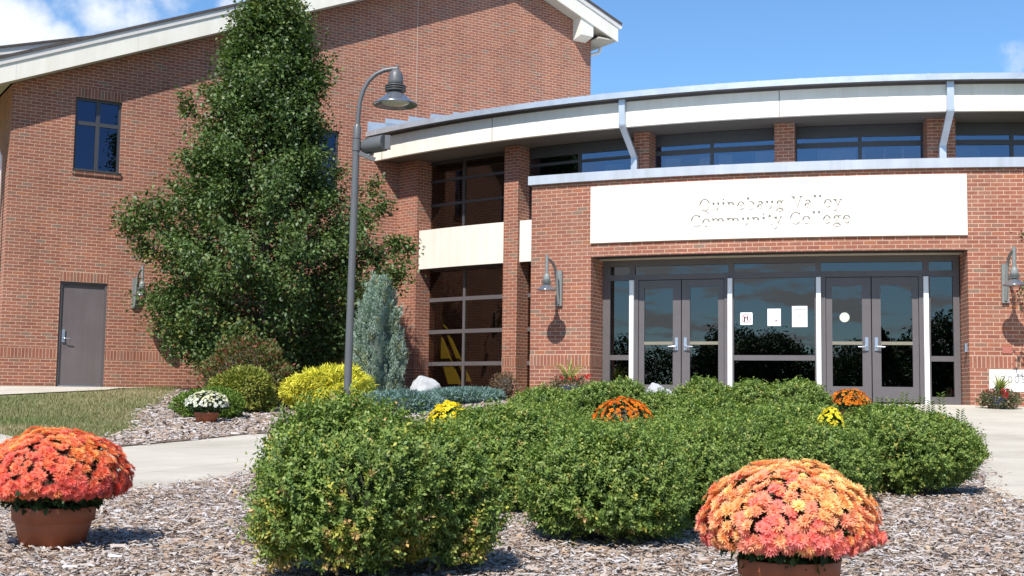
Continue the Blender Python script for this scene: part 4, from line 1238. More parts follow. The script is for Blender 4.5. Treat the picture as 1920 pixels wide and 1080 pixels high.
def lump(dirs, seed, amp, fr=3.0):
    r = np.random.default_rng(seed); s = np.zeros(len(dirs))
    for k_ in range(6):
        w = r.normal(size=3) * fr * (1 + k_ * .35); s += np.sin(dirs @ w + r.uniform(0, 6.28)) / (1 + k_ * .4)
    return 1 + amp * s / 2.2
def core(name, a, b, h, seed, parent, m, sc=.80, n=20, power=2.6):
    """lumpy solid inside a shrub, darker than the leaves in place of inner shade"""
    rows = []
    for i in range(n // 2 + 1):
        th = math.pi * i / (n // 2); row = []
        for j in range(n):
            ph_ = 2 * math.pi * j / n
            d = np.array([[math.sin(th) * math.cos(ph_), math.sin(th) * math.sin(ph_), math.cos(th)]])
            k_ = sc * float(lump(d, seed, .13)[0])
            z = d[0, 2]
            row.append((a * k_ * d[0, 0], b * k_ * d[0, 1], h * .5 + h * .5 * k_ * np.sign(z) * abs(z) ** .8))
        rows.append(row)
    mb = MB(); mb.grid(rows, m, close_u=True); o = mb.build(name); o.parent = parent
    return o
BOX_PAL = [(.138, .212, .046), (.168, .240, .052), (.112, .178, .043), (.200, .265, .062), (.24, .275, .066), (.080, .132, .037), (.32, .30, .075)]
BOX_P = [.28, .27, .18, .14, .045, .07, .015]
def boxwood_mesh(seed, a=.5, b=.5, h=.66, sprigs=3400, nl=12, leaf=.019, autumn=.05):
    r = np.random.default_rng(seed)
    n = sprigs
    d = unit(r.normal(size=(n * 2, 3))); d = d[d[:, 2] > -.72]
    hol = lump(d, seed + 77, .5, 5.5); d = d[(hol > .66) | (r.random(len(d)) < .25)][:n]; n = len(d)
    rad = lump(d, seed, .13) * lump(d, seed + 50, .085, 13) * np.where(r.random(n) < .8, r.uniform(.90, 1.03, n), r.uniform(.72, .92, n))
    z = np.sign(d[:, 2]) * np.abs(d[:, 2]) ** .92
    P0 = np.stack([a * rad * d[:, 0], b * rad * d[:, 1], h * .5 + h * .5 * rad * z], 1)
    P0[:, 2] = np.maximum(P0[:, 2], .03)
    nr = unit(np.stack([d[:, 0] / a, d[:, 1] / b, z / h * 1.6], 1))
    T = unit(nr * .8 + np.array([0, 0, .65]) + r.normal(size=(n, 3)) * .42)
    SL = r.uniform(.045, .10, n)
    SL = np.where(r.random(n) < .05, SL * 2.1, SL)
    i = np.repeat(np.arange(n), nl); k_ = np.tile(np.arange(nl), n)
    f = (k_ // 2 + .5) / (nl / 2)
    ax_ = T[i]
    s1 = unit(np.cross(ax_, r.normal(size=(n, 3))[i])); s2 = np.cross(ax_, s1)
    an = (k_ % 2) * np.pi + (k_ // 2) * 1.5708 + r.normal(0, .3, len(i))
    out = s1 * np.cos(an)[:, None] + s2 * np.sin(an)[:, None]
    P = P0[i] + ax_ * (SL[i] * (f - .35))[:, None]
    D = out * 1.0 + ax_ * r.uniform(.5, 1.1, len(i))[:, None]
    N = ax_ - out * .35 + r.normal(size=(len(i), 3)) * .25
    L = leaf * r.uniform(.75, 1.25, len(i)); Wd = L * r.uniform(.5, .65, len(i))
    V, F = leaves(P, D, N, L, Wd, .12, .10)
    base = pick(BOX_PAL, n, BOX_P, .15, r)
    # yellowing sprigs low down
    low = np.clip(1.05 - P0[:, 2] / (h * .55), 0, 1)
    ye = r.random(n) < autumn * (.25 + 4.5 * low * (np.sin(d[:, 0] * 9 + seed) > .0))
    base[ye] = pick([(.33, .33, .055), (.38, .36, .07), (.30, .30, .055), (.38, .25, .10)], int(ye.sum()), None, .2, r)
    c = base[i] * r.uniform(.88, 1.12, (len(i), 1))
    tipy = (f > .8)[:, None]
    c = np.where(tipy, c * np.array([1.25, 1.18, 1.05]), c)
    return V, F, np.repeat(c, 4, 0)

# ------------------------------------------------------------------ boxwoods
variants = []
def boxwood(px, Y, hw, top, label, seed=0, near=False, ry=1.0, spr=None, autumn=.05, h=None):
    """px, half width and top in photo pixels at depth Y"""
    c = at(px, 760, Y); a = hw / FPX * Y; zt = at(px, top, Y).z
    z0 = g(c.x, Y); hh = zt - z0
    t = empty('boxwood_shrub', (c.x, Y, z0), label, 'shrub', 'clipped boxwood shrubs in the island bed')
    area = 2 * math.pi * a * a * ry + math.pi * a * hh
    n = int((3600 if near else 2300) * area * (1 if Y < 10 else .7))
    V, F, cc = boxwood_mesh(seed, a * .89, a * ry * .92, hh * .94, n, 12 if near else 10, .0165 if Y < 7 else (.019 if Y < 10 else .025), autumn)
    npmesh('foliage', V, F, cc, M['leaf'], t)
    core('inner_core', a * .95, a * ry * .95, hh, seed, t, M['inner_green'], .70)  # solid core, its dark colour standing in for shade between the sprigs
    return t
BW = [
 (657, 4.72, 184, 752, 'large front left boxwood with yellowed leaves near its base', True, 1.0, .2),
 (800, 4.92, 142, 796, 'lower right shoulder boxwood beside the large front left one, yellow at its foot', True, 1.0, .2),
 (940, 7.4, 145, 768, 'olive tinged boxwood behind the front left pair, nearest the left yellow mum', True, 1.1, .04),
 (1130, 5.98, 165, 802, 'front centre boxwood with bare mulch gap on its left', True, 1.0, .03),
 (1290, 6.6, 140, 800, 'front boxwood directly left of the large orange mum', True, 1.0, .03),
 (1190, 8.2, 160, 794, 'mid bed boxwood directly in front of the bright orange mum', False, 1.0, .03),
 (1400, 8.6, 165, 772, 'mid bed boxwood rising right behind the large orange mum', False, 1.0, .02),
 (1535, 8.0, 118, 796, 'boxwood between the large orange mum and the spiky right one', False, 1.0, .02),
 (1712, 8.75, 119, 766, 'right end boxwood with long spiky shoots beside the walkway', True, 1.0, .02),
 (1020, 9.6, 130, 764, 'boxwood behind the front centre, left of the bright orange mum', False, 1.0, .05),
 (1325, 10.6, 120, 752, 'boxwood in the middle of the bed just right of the bright orange mum', False, 1.0, .02),
 (1478, 11.3, 100, 752, 'boxwood in the middle of the bed just left of the small yellow mum', False, 1.0, .02),
 (1650, 11.6, 84, 763, 'small boxwood under the right deep orange mum', False, 1.0, .02),
 (1240, 12.6, 52, 734, 'small low boxwood just in front of the low white boulder', False, 1.0, .02),
 (1015, 13.2, 72, 727, 'back row boxwood at the left end, before the slim brick pier', False, 1.0, .02),
 (1110, 13.0, 80, 722, 'back row boxwood below the left spiky planter', False, 1.0, .02),
 (1170, 14.4, 52, 714, 'back row boxwood left of the white boulder', False, 1.0, .02),
 (1322, 13.6, 72, 712, 'back row boxwood right of the white boulder', False, 1.0, .04),
 (1405, 13.8, 66, 714, 'back row boxwood below the centre pane and the white papers', False, 1.0, .02),
 (1490, 13.6, 72, 715, 'back row boxwood at the right end, left of the deep orange mum', False, 1.0, .02),
]
for i, (px, Y, hw, top, lab, near, ry, au) in enumerate(BW):
    boxwood(px, Y, hw, top, lab, 20 + i, near, ry, None, au)
# long shoots of the right hand boxwood
tr = [o for o in bpy.data.objects if o.get('label', '').startswith('right end boxwood')][0]
r = np.random.default_rng(5)
for (px, py, l_) in ((1690, 738, .20), (1768, 738, .22), (1650, 748, .16), (1725, 746, .17), (1797, 770, .16), (1818, 796, .13), (1675, 750, .16), (1745, 753, .14), (1625, 762, .14), (1708, 752, .2)):
    b0 = at(px, py, 8.75 + r.uniform(-.2, .2)); b0 = np.array(b0 - Vector(tr.location)); n = 40
    f = np.linspace(0, 1, n); ax_ = unit(np.array([[r.uniform(-.2, .2), r.uniform(-.2, .2), 1.0]]))
    P = b0 - np.array([0, 0, l_]) + ax_ * (l_ * f)[:, None]
    an = np.arange(n) * 1.57 + (np.arange(n) % 2) * 1.57
    out = np.stack([np.cos(an), np.sin(an), np.full(n, .75)], 1)
    V, F = leaves(P, out, np.stack([-np.cos(an) * .3, -np.sin(an) * .3, np.ones(n)], 1), np.full(n, .040), np.full(n, .021), .1, .1)
    npmesh('shoot', V, F, np.repeat(pick(BOX_PAL, n, BOX_P, .2, r), 4, 0), M['leaf'], tr)

# ------------------------------------------------------------------ potted mums
def mum(px, Y, dome_w, top, label, pal, pp, seed, pot_w=.35, pot_h=.18, nfl=700, fsize=.047, cover=(-.25, 1), cat='potted flowers', petals=True, hscale=None, lean=0., bare=.012, squash=1.0):
    r = np.random.default_rng(seed)
    c = at(px, 760, Y); a = dome_w / 2; z0 = g(c.x, Y) + .012
    zt = at(px, top, Y).z - z0
    t = empty('potted_mum', (c.x, Y, z0), label, cat, 'potted chrysanthemums in the beds')
    R = pot_w / 2
    mb = MB(); mb.lathe([(.001, .004), (R * .72, .004), (R * .74, .0), (R * .90, pot_h * .62), (R * .905, pot_h * .64), (R * .97, pot_h * .66), (R, pot_h * .98), (R * .99, pot_h), (R * .92, pot_h), (R * .90, pot_h * .93), (.001, pot_h * .92)], M['terracotta'], n=40)
    o = mb.build('pot'); o.parent = t
    mb = MB(); mb.lathe([(R * .9, pot_h * .935), (.001, pot_h * .95)], M['soil'], n=24); o = mb.build('soil'); o.parent = t
    zc = pot_h + (zt - pot_h) * .30; hz = zt - zc       # dome centre and height
    # foliage
    n = 2600
    d = unit(r.normal(size=(n, 3)) - [0, 0, .35]); d[:, 2] = np.where(d[:, 2] < -.8, -d[:, 2], d[:, 2])
    q = np.where(d[:, 2] > -.05, r.uniform(.4, .84, n), r.uniform(.5, .97, n))
    lowz = np.where(d[:, 2] < 0, (zc - pot_h * .72), hz)
    P = np.stack([a * q * d[:, 0] * np.where(d[:, 2] < 0, 1 + d[:, 2] * .42, 1), a * q * d[:, 1] * np.where(d[:, 2] < 0, 1 + d[:, 2] * .42, 1), zc + lowz * q * d[:, 2]], 1)
    D = unit(d + r.normal(size=(n, 3)) * .6); N = unit(d * .5 + [0, 0, .8] + r.normal(size=(n, 3)) * .4)
    V, F = leaves(P, D, N, r.uniform(.03, .055, n), r.uniform(.018, .032, n), .15, .1)
    npmesh('foliage', V, F, np.repeat(pick([(.035, .075, .028), (.05, .10, .035), (.022, .05, .02), (.07, .12, .04)], n, None, .2, r), 4, 0), M['leaf_matte'], t)
    core2 = MB()
    rows = [[(a * .72 * math.sin(th) * math.cos(2 * math.pi * j / 18), a * .72 * math.sin(th) * math.sin(2 * math.pi * j / 18), zc + (hz * .78 if math.cos(th) > 0 else (zc - pot_h)) * math.cos(th)) for j in range(18)] for th in np.linspace(0, math.pi, 10)]
    core2.grid(rows, M['twig'], close_u=True); o = core2.build('stems'); o.parent = t
    # blossoms on the dome, even spiral
    i = np.arange(nfl) + .5
    zc_ = 1 - i / nfl * (1 - cover[0]); ph_ = i * 2.39996 + r.normal(0, .10, nfl)
    sr_ = np.sqrt(np.maximum(0, 1 - zc_ ** 2))
    fd_ = np.stack([sr_ * np.cos(ph_), sr_ * np.sin(ph_), zc_], 1)
    q = lump(fd_, seed, .05, 4) * r.uniform(.95, 1.03, nfl)
    keep = r.random(nfl) > bare * (1 + 7 * (zc_ < .12))
    fd_ = fd_[keep]; q = q[keep]; nf_ = len(fd_)
    C = np.stack([a * q * fd_[:, 0], a * q * fd_[:, 1], zc + np.where(fd_[:, 2] > 0, hz, zc - pot_h) * q * fd_[:, 2]], 1)
    A_ = unit(fd_ * np.array([1, 1, a / hz]) + r.normal(size=(nf_, 3)) * .22 + [0, 0, .15])
    E1 = unit(np.cross(A_, r.normal(size=(nf_, 3)))); E2 = np.cross(A_, E1)
    sz = fsize * r.uniform(.8, 1.2, nf_)
    colr = pick(pal, nf_, pp, .12, r)
    # petals turn from red to paler orange towards the top, with broad drifts
    drift = np.sin(fd_ @ np.array([3.1, -2.2, 2.7]) + seed) + .7 * np.sin(fd_ @ np.array([-5.2, 4.4, 1.2]))
    idx = np.clip(.30 + .50 * np.clip(fd_[:, 2], 0, 1) + .17 * drift + r.normal(0, .17, nf_), 0, .999)
    colr = np.array(pal)[(idx * len(pal)).astype(int)] * r.uniform(.88, 1.12, (nf_, 1))
    VV, FF, CC, nb = [], [], [], 0
    for ring_, (npet, lift, len_, k0, cm) in enumerate(((15, .12, 1.0, .16, 1.0), (12, .48, .78, .12, 1.12), (8, 1.05, .5, .05, 1.2)) if petals else ((7, .25, 1.0, .1, 1.0), (5, .9, .6, .05, 1.1))):
        for p_ in range(npet):
            an = 2 * np.pi * (p_ + .5 * ring_) / npet + r.normal(0, .08, nf_)
            rd2 = E1 * np.cos(an)[:, None] + E2 * np.sin(an)[:, None]
            D = rd2 * np.cos(lift + r.normal(0, .12, nf_))[:, None] + A_ * np.sin(lift + r.normal(0, .12, nf_))[:, None]
            P = C + rd2 * (sz * k0 * .5)[:, None]
            V, F = leaves(P, D, A_ - rd2 * .3, sz * .5 * len_ * r.uniform(.88, 1.1, nf_), sz * (.165 if petals else .34), .12, -.08)
            VV.append(V); FF.append(F + nb); nb += len(V)
            cb = np.clip(colr * cm, 0, .95)
            tip = cb; basec = np.clip(cb * np.array([1.05, 1.25, 1.0]), 0, .95)
            cc = np.stack([basec, cb, np.clip(cb * np.array([1.05, 1.1, 1.2]), 0, .95), cb], 1).reshape(-1, 3)
            CC.append(cc)
    npmesh('blossoms', np.concatenate(VV), np.concatenate(FF), np.concatenate(CC), M['petal'], t)
    return t
CORAL = [(.73, .155, .12), (.78, .21, .13), (.77, .22, .115), (.78, .27, .11), (.80, .33, .11)]
mum(1477, 4.30, .575, 868, 'large salmon orange chrysanthemum in a terracotta pot, front right, cut by the frame', [(.79, .23, .19), (.83, .31, .205), (.85, .37, .195), (.86, .43, .185), (.87, .51, .21)], None, 3, .345, .165, 1150, .044, (-.5, 1))
mum(110, 5.5, .61, 806, 'large red orange chrysanthemum in a terracotta pot at the left edge', CORAL, None, 8, .35, .182, 1050, .043, (-.42, 1))
mum(388, 18.5, .62, 733, 'white chrysanthemum in a terracotta bowl beside the lawn', [(.75, .74, .62), (.78, .77, .70), (.70, .66, .45)], None, 11, .36, .17, 230, .05, (-.05, 1), petals=False)
mum(842, 9.5, .38, 755, 'yellow chrysanthemum left of the boxwoods by the walkway gap', [(.76, .60, .02), (.82, .68, .05), (.72, .54, .015)], None, 12, .30, .16, 260, .045, (-.1, 1), petals=False)
mum(1170, 11.4, .58, 747, 'bright orange chrysanthemum in the middle of the boxwoods', [(.70, .17, .01), (.74, .22, .015), (.66, .14, .01)], None, 13, .30, .16, 240, .05, (-.1, 1), petals=False)
mum(1592, 16.5, .53, 730, 'deep orange chrysanthemum in front of the right glass doors', [(.66, .20, .015), (.70, .26, .02), (.60, .15, .01)], None, 14, .30, .16, 240, .045, (-.15, 1), petals=False)
mum(1557, 10.0, .25, 765, 'small yellow chrysanthemum just below the right deep orange one', [(.78, .62, .03), (.84, .70, .06)], None, 15, .24, .14, 160, .04, (-.05, 1), petals=False)

# ------------------------------------------------------------------ other shrubs
def shrub(name, px, Y, hw, top, label, pal, pp, seed, kind='leaf', n=9000, leaf=(.03, .05), wid=.5, ry=.8, droop=0., mat='leaf_matte', corem='twig', amp=.14, cat='shrub', profile=None, group=None, up=.5):
    r = np.random.default_rng(seed)
    c = at(px, 760, Y); a = hw / FPX * Y; z0 = g(c.x, Y); h = at(px, top, Y).z - z0
    t = empty(name, (c.x, Y, z0), label, cat, group)
    d = unit(r.normal(size=(n * 2, 3))); d = d[d[:, 2] > -.75][:n]; n = len(d)
    rad = lump(d, seed, amp) * lump(d, seed + 9, amp * .5, 9) * np.where(r.random(n) < .75, r.uniform(.86, 1.05, n), r.uniform(.6, .9, n))
    z = np.sign(d[:, 2]) * np.abs(d[:, 2]) ** .85
    pr = np.ones(n)
    if profile: pr = np.interp(.5 + .5 * z, profile[0], profile[1])
    if profile:
        ang = np.arctan2(d[:, 1], d[:, 0]); zz = r.random(n); pr = np.interp(zz, profile[0], profile[1])
        dd = np.stack([np.cos(ang), np.sin(ang), zz * 4 - 1], 1); rad = lump(dd, seed, amp) * lump(dd, seed + 9, amp * 1.3, 9) * np.where(r.random(n) < .8, r.uniform(.85, 1.06, n), r.uniform(.5, .9, n))
        P = np.stack([a * pr * rad * np.cos(ang), a * ry * pr * rad * np.sin(ang), h * zz * np.clip(rad, .9, 1.03)], 1); nr = np.stack([np.cos(ang), np.sin(ang), np.full(n, .25)], 1)
    else:
        P = np.stack([a * rad * d[:, 0], a * ry * rad * d[:, 1], h * .5 + h * .5 * rad * z], 1); nr = unit(np.stack([d[:, 0] / a, d[:, 1] / a, z / h * 1.4], 1))
    P[:, 2] = np.maximum(P[:, 2], .02)
    D = unit(nr + np.array([0, 0, up - droop]) + r.normal(size=(n, 3)) * .5)
    N = unit(nr * .6 + [0, 0, .6] + r.normal(size=(n, 3)) * .5)
    L = r.uniform(*leaf, n)
    V, F = leaves(P - D * (L * .3)[:, None], D, N, L, L * wid, .15, .12 + droop * .2)
    npmesh('foliage', V, F, np.repeat(pick(pal, n, pp, .2, r), 4, 0), M[mat], t)
    if profile:
        mb = MB(); rows = [[(a * .72 * np.interp(zz, *profile) * math.cos(2 * math.pi * j / 16), a * ry * .72 * np.interp(zz, *profile) * math.sin(2 * math.pi * j / 16), h * zz * .95) for j in range(16)] for zz in np.linspace(0, 1, 12)]
        mb.grid(rows, M[corem], close_u=True); o = mb.build('inner_core'); o.parent = t
    else: core('inner_core', a, a * ry, h, seed, t, M[corem], .74)
    return t
M['twig_blue'] = mat_plain('juniper_inner', (.07, .09, .075), .9, var=.3, scale=20)
M['twig_yel'] = mat_plain('yellow_inner', (.18, .15, .025), .9, var=.3, scale=20)
BLUE = [(.15, .245, .225), (.19, .295, .275), (.105, .18, .16), (.24, .345, .335)]
def juniper():
    r = np.random.default_rng(31)
    Y = 22.0; c = at(707, 760, Y); z0 = g(c.x, Y); a = 46 / FPX * Y; h = at(707, 520, Y).z - z0
    t = empty('upright_juniper', (c.x, Y, z0), 'upright blue green juniper in front of the first brick pier', 'shrub')
    zk, rk = (0, .06, .3, .55, .75, .9, 1), (.84, 1.0, 1.0, .90, .68, .38, .05)
    P, D, C = [], [], []
    pal = [(.25, .335, .275), (.31, .395, .335), (.18, .255, .20), (.38, .455, .40), (.30, .31, .17)]
    for k_ in range(620):
        zz = r.random() ** 1.05; an = r.uniform(0, 6.28); R = np.interp(zz, zk, rk) * r.uniform(.72, 1.04); n = 60
        ax_ = unit(np.array([math.cos(an) * .38, math.sin(an) * .38, 1.0]) + r.normal(size=3) * .12)
        ln = r.uniform(.14, .28); f = r.random(n)
        b0 = np.array([a * R * math.cos(an), a * R * math.sin(an), h * zz * .93])
        P.append(b0 + ax_ * (f * ln)[:, None] + r.normal(size=(n, 3)) * (.035 * (1.1 - f))[:, None])
        D.append(unit(ax_ + r.normal(size=(n, 3)) * .42)); C.append(np.clip(pick(pal, 1, [.32, .3, .16, .16, .06], .12, r) * r.uniform(.85, 1.15, (n, 1)), 0, 1))
    P = np.concatenate(P); D = np.concatenate(D); C = np.concatenate(C); P[:, 2] = np.maximum(P[:, 2], .02)
    L = r.uniform(.03, .065, len(P))
    V, F = leaves(P, D, unit(r.normal(size=P.shape)), L, L * .24, .1, .05)
    npmesh('foliage', V, F, np.repeat(C, 4, 0), M['leaf_matte'], t)
    mb = MB(); rows = [[(a * .66 * np.interp(zz, zk, rk) * math.cos(2 * math.pi * q / 16), a * .66 * np.interp(zz, zk, rk) * math.sin(2 * math.pi * q / 16), h * zz * .93) for q in range(16)] for zz in np.linspace(0, 1, 12)]
    mb.grid(rows, M['twig_blue'], close_u=True); mb.build('inner_core').parent = t
juniper()
for px, Y, hw, top, s, lab in ((760, 19.6, 70, 735, 33, 'low blue spreading juniper left of the white boulder, nearest the lamp post'), (870, 21.0, 72, 729, 34, 'low blue spreading juniper right of the tall white boulder, below the bay window')):
    shrub('spreading_juniper', px, Y, hw, top, lab, BLUE, None, s, n=9000, leaf=(.05, .10), wid=.22, up=.35, corem='twig_blue', ry=.7, group='blue spreading junipers')
shrub('threadleaf_cypress', 622, 21.5, 84, 692, 'bright yellow threadleaf cypress behind the lamp post', [(.70, .64, .07), (.78, .72, .10), (.58, .54, .055), (.46, .46, .065)], [.35, .3, .22, .13], 35, n=14000, leaf=(.07, .16), wid=.14, droop=.55, corem='twig_yel', ry=.75, amp=.18)
shrub('dwarf_cypress', 457, 20.7, 60, 694, 'yellow green layered dwarf cypress below the red leaved bush', [(.22, .25, .045), (.29, .30, .06), (.15, .185, .035), (.36, .34, .07)], None, 36, n=10000, leaf=(.05, .10), wid=.3, up=.15, ry=.75, amp=.2)
shrub('burning_bush', 465, 21.9, 76, 640, 'bush with reddening green leaves under the tree', [(.12, .145, .045), (.17, .15, .05), (.26, .06, .045), (.19, .09, .045), (.09, .12, .035)], [.3, .25, .12, .13, .2], 37, n=8500, leaf=(.05, .085), wid=.45, up=.6, mat='leaf', ry=.75, amp=.2)
shrub('green_shrub', 395, 19.4, 66, 729, 'light green mounded shrub behind the white mum', [(.11, .185, .025), (.15, .235, .035), (.075, .135, .02), (.19, .26, .05)], None, 38, n=9000, leaf=(.03, .055), wid=.45, up=.5, ry=.7, amp=.14)
shrub('dry_shrub', 945, 21.5, 22, 700, 'small brown withered shrub at the foot of the slim brick pier', [(.20, .12, .075), (.27, .17, .11), (.14, .09, .05)], None, 39, n=1400, leaf=(.03, .06), wid=.35, ry=.9, amp=.25)

# ------------------------------------------------------------------ boulders
def boulder(px, Y, hw, top, label, seed, ry=.7):
    import bmesh
    r = np.random.default_rng(seed)
    c = at(px, 760, Y); a = hw / FPX * Y; z0 = g(c.x, Y); h = at(px, top, Y).z - z0
    bm = bmesh.new(); bmesh.ops.create_icosphere(bm, subdivisions=5, radius=1)
    pl = [(unit(r.normal(size=3)), r.uniform(.72, .95)) for _ in range(16)] + [(unit(np.array([.25, -.1, 1.0])), .62), (unit(np.array([-.5, -.3, 1.0])), .70)]
    for v in bm.verts:
        p = np.array(v.co)
        for nn, dd in pl:
            k_ = p @ nn - dd
            if k_ > 0: p = p - nn * k_ * .85
        p = p * (1 + .03 * math.sin(p[0] * 9 + p[2] * 7) * math.sin(p[1] * 8 + seed) + .012 * math.sin(p[0] * 31 + p[1] * 17) * math.sin(p[2] * 29))
        v.co = p
    zs = [v.co.z for v in bm.verts]; xs_ = [v.co.x for v in bm.verts]
    for v in bm.verts:
        v.co.x *= a / max(xs_); v.co.y *= a * ry
        v.co.z = v.co.z / max(zs) * h * .72 + h * .28
    me = bpy.data.meshes.new('boulder'); bm.to_mesh(me); bm.free(); me.materials.append(M['stone'])
    for p in me.polygons: p.use_smooth = True
    o = bpy.data.objects.new('boulder', me); COL.objects.link(o); o.location = (c.x, Y, z0)
    tag(o, label, 'boulder', 'white boulders in the beds')
boulder(797, 21.6, 34, 704, 'tall white boulder in front of the lobby bay window', 4)
boulder(1237, 15.2, 40, 717, 'low white boulder peeking over the back row of boxwoods', 6)

# ------------------------------------------------------------------ spiky planters
def planter(px, Y, label, top, seed, show_pot=True, hw=34, sc=1.0, fz=(.33, .42), nb_=9):
    r = np.random.default_rng(seed)
    c = at(px, 760, Y); z0 = g(c.x, Y); z0 = max(z0, -.02) if Y > 20 else z0
    t = empty('spiky_planter', (c.x, Y, z0), label, 'planter', 'planters with spiky grass and red flowers')
    mb = MB(); mb.lathe([(.001, .0), (.12, .0), (.135, .02), (.17, .22), (.185, .25), (.165, .25), (.15, .22), (.001, .22)], M['blue_pot'], n=28); o = mb.build('pot'); o.parent = t; o.scale = (sc, sc, sc)
    # strap leaves
    H = at(px, top, Y).z - z0
    VV, FF, CC, nb = [], [], [], 0
    for k_ in range(34):
        an = r.uniform(0, 6.28); ln = r.uniform(.1, 1.0) ** 1.2; L = (H - .22 * sc) * r.uniform(.6, 1.0) * (1 + .25 * ln)
        d = np.array([math.cos(an), math.sin(an)]); seg = 7; pts = []
        for q in range(seg + 1):
            f = q / seg; th = ln * 1.1 * f ** 1.6
            pts.append([d[0] * L * f * math.sin(th + ln * .35), d[1] * L * f * math.sin(th + ln * .35), .22 * sc + L * f * math.cos(th * 1.15)])
        pts = np.array(pts); s_ = np.array([-d[1], d[0], 0]); w = .017 * (1 - (np.arange(seg + 1) / seg) ** 2 * .95)
        V = np.concatenate([pts - s_ * w[:, None], pts + s_ * w[:, None]])
        F = np.array([(q, q + 1, q + 2 + seg, q + 1 + seg) for q in range(seg)])
        VV.append(V); FF.append(F + nb); nb += len(V); CC.append(np.tile(pick([(.30, .34, .08), (.40, .40, .11), (.22, .29, .06), (.45, .38, .16)], 1, None, .15, r), (len(V), 1)))
    npmesh('grass_leaves', np.concatenate(VV), np.concatenate(FF), np.concatenate(CC), M['leaf_matte'], t)
    n = 1500
    a = hw / FPX * Y
    d = unit(r.normal(size=(n, 3))); q = r.uniform(.5, 1.05, n)
    P = np.stack([a * q * d[:, 0], a * q * d[:, 1], (.2 + .22 * q * d[:, 2]) * sc], 1)
    D = unit(d + r.normal(size=(n, 3)) * .5); L = r.uniform(.03, .06, n)
    V, F = leaves(P, D, unit(r.normal(size=(n, 3)) + [0, 0, 1]), L, L * .6)
    npmesh('foliage', V, F, np.repeat(pick([(.10, .12, .05), (.16, .12, .08), (.07, .085, .04), (.20, .17, .10)], n, None, .2, r), 4, 0), M['leaf_matte'], t)
    VV, FF, CC, nb = [], [], [], 0
    for k_ in range(nb_):
        an = r.uniform(0, 6.28); rr = a * r.uniform(.2, .9)
        c0 = np.array([rr * math.cos(an), rr * math.sin(an) - .08, r.uniform(*fz)]); m_ = 22
        dd = unit(r.normal(size=(m_, 3)) + [0, 0, .3]); V, F = leaves(c0 + dd * .02, dd, unit(r.normal(size=(m_, 3))), np.full(m_, .03), np.full(m_, .024))
        VV.append(V); FF.append(F + nb); nb += len(V); CC.append(np.repeat(pick([(.60, .02, .03), (.68, .05, .05), (.50, .015, .025)], m_, None, .15, r), 4, 0))
    npmesh('blossoms', np.concatenate(VV), np.concatenate(FF), np.concatenate(CC), M['petal'], t)
planter(1068, 21.9, 'spiky grass planter with red flowers below the left wall lamp', 664, 41, hw=42)
planter(1874, 19.75, 'spiky grass planter in a blue pot with red flowers at the right edge', 694, 42, hw=38, sc=.72, fz=(.20, .29), nb_=6)

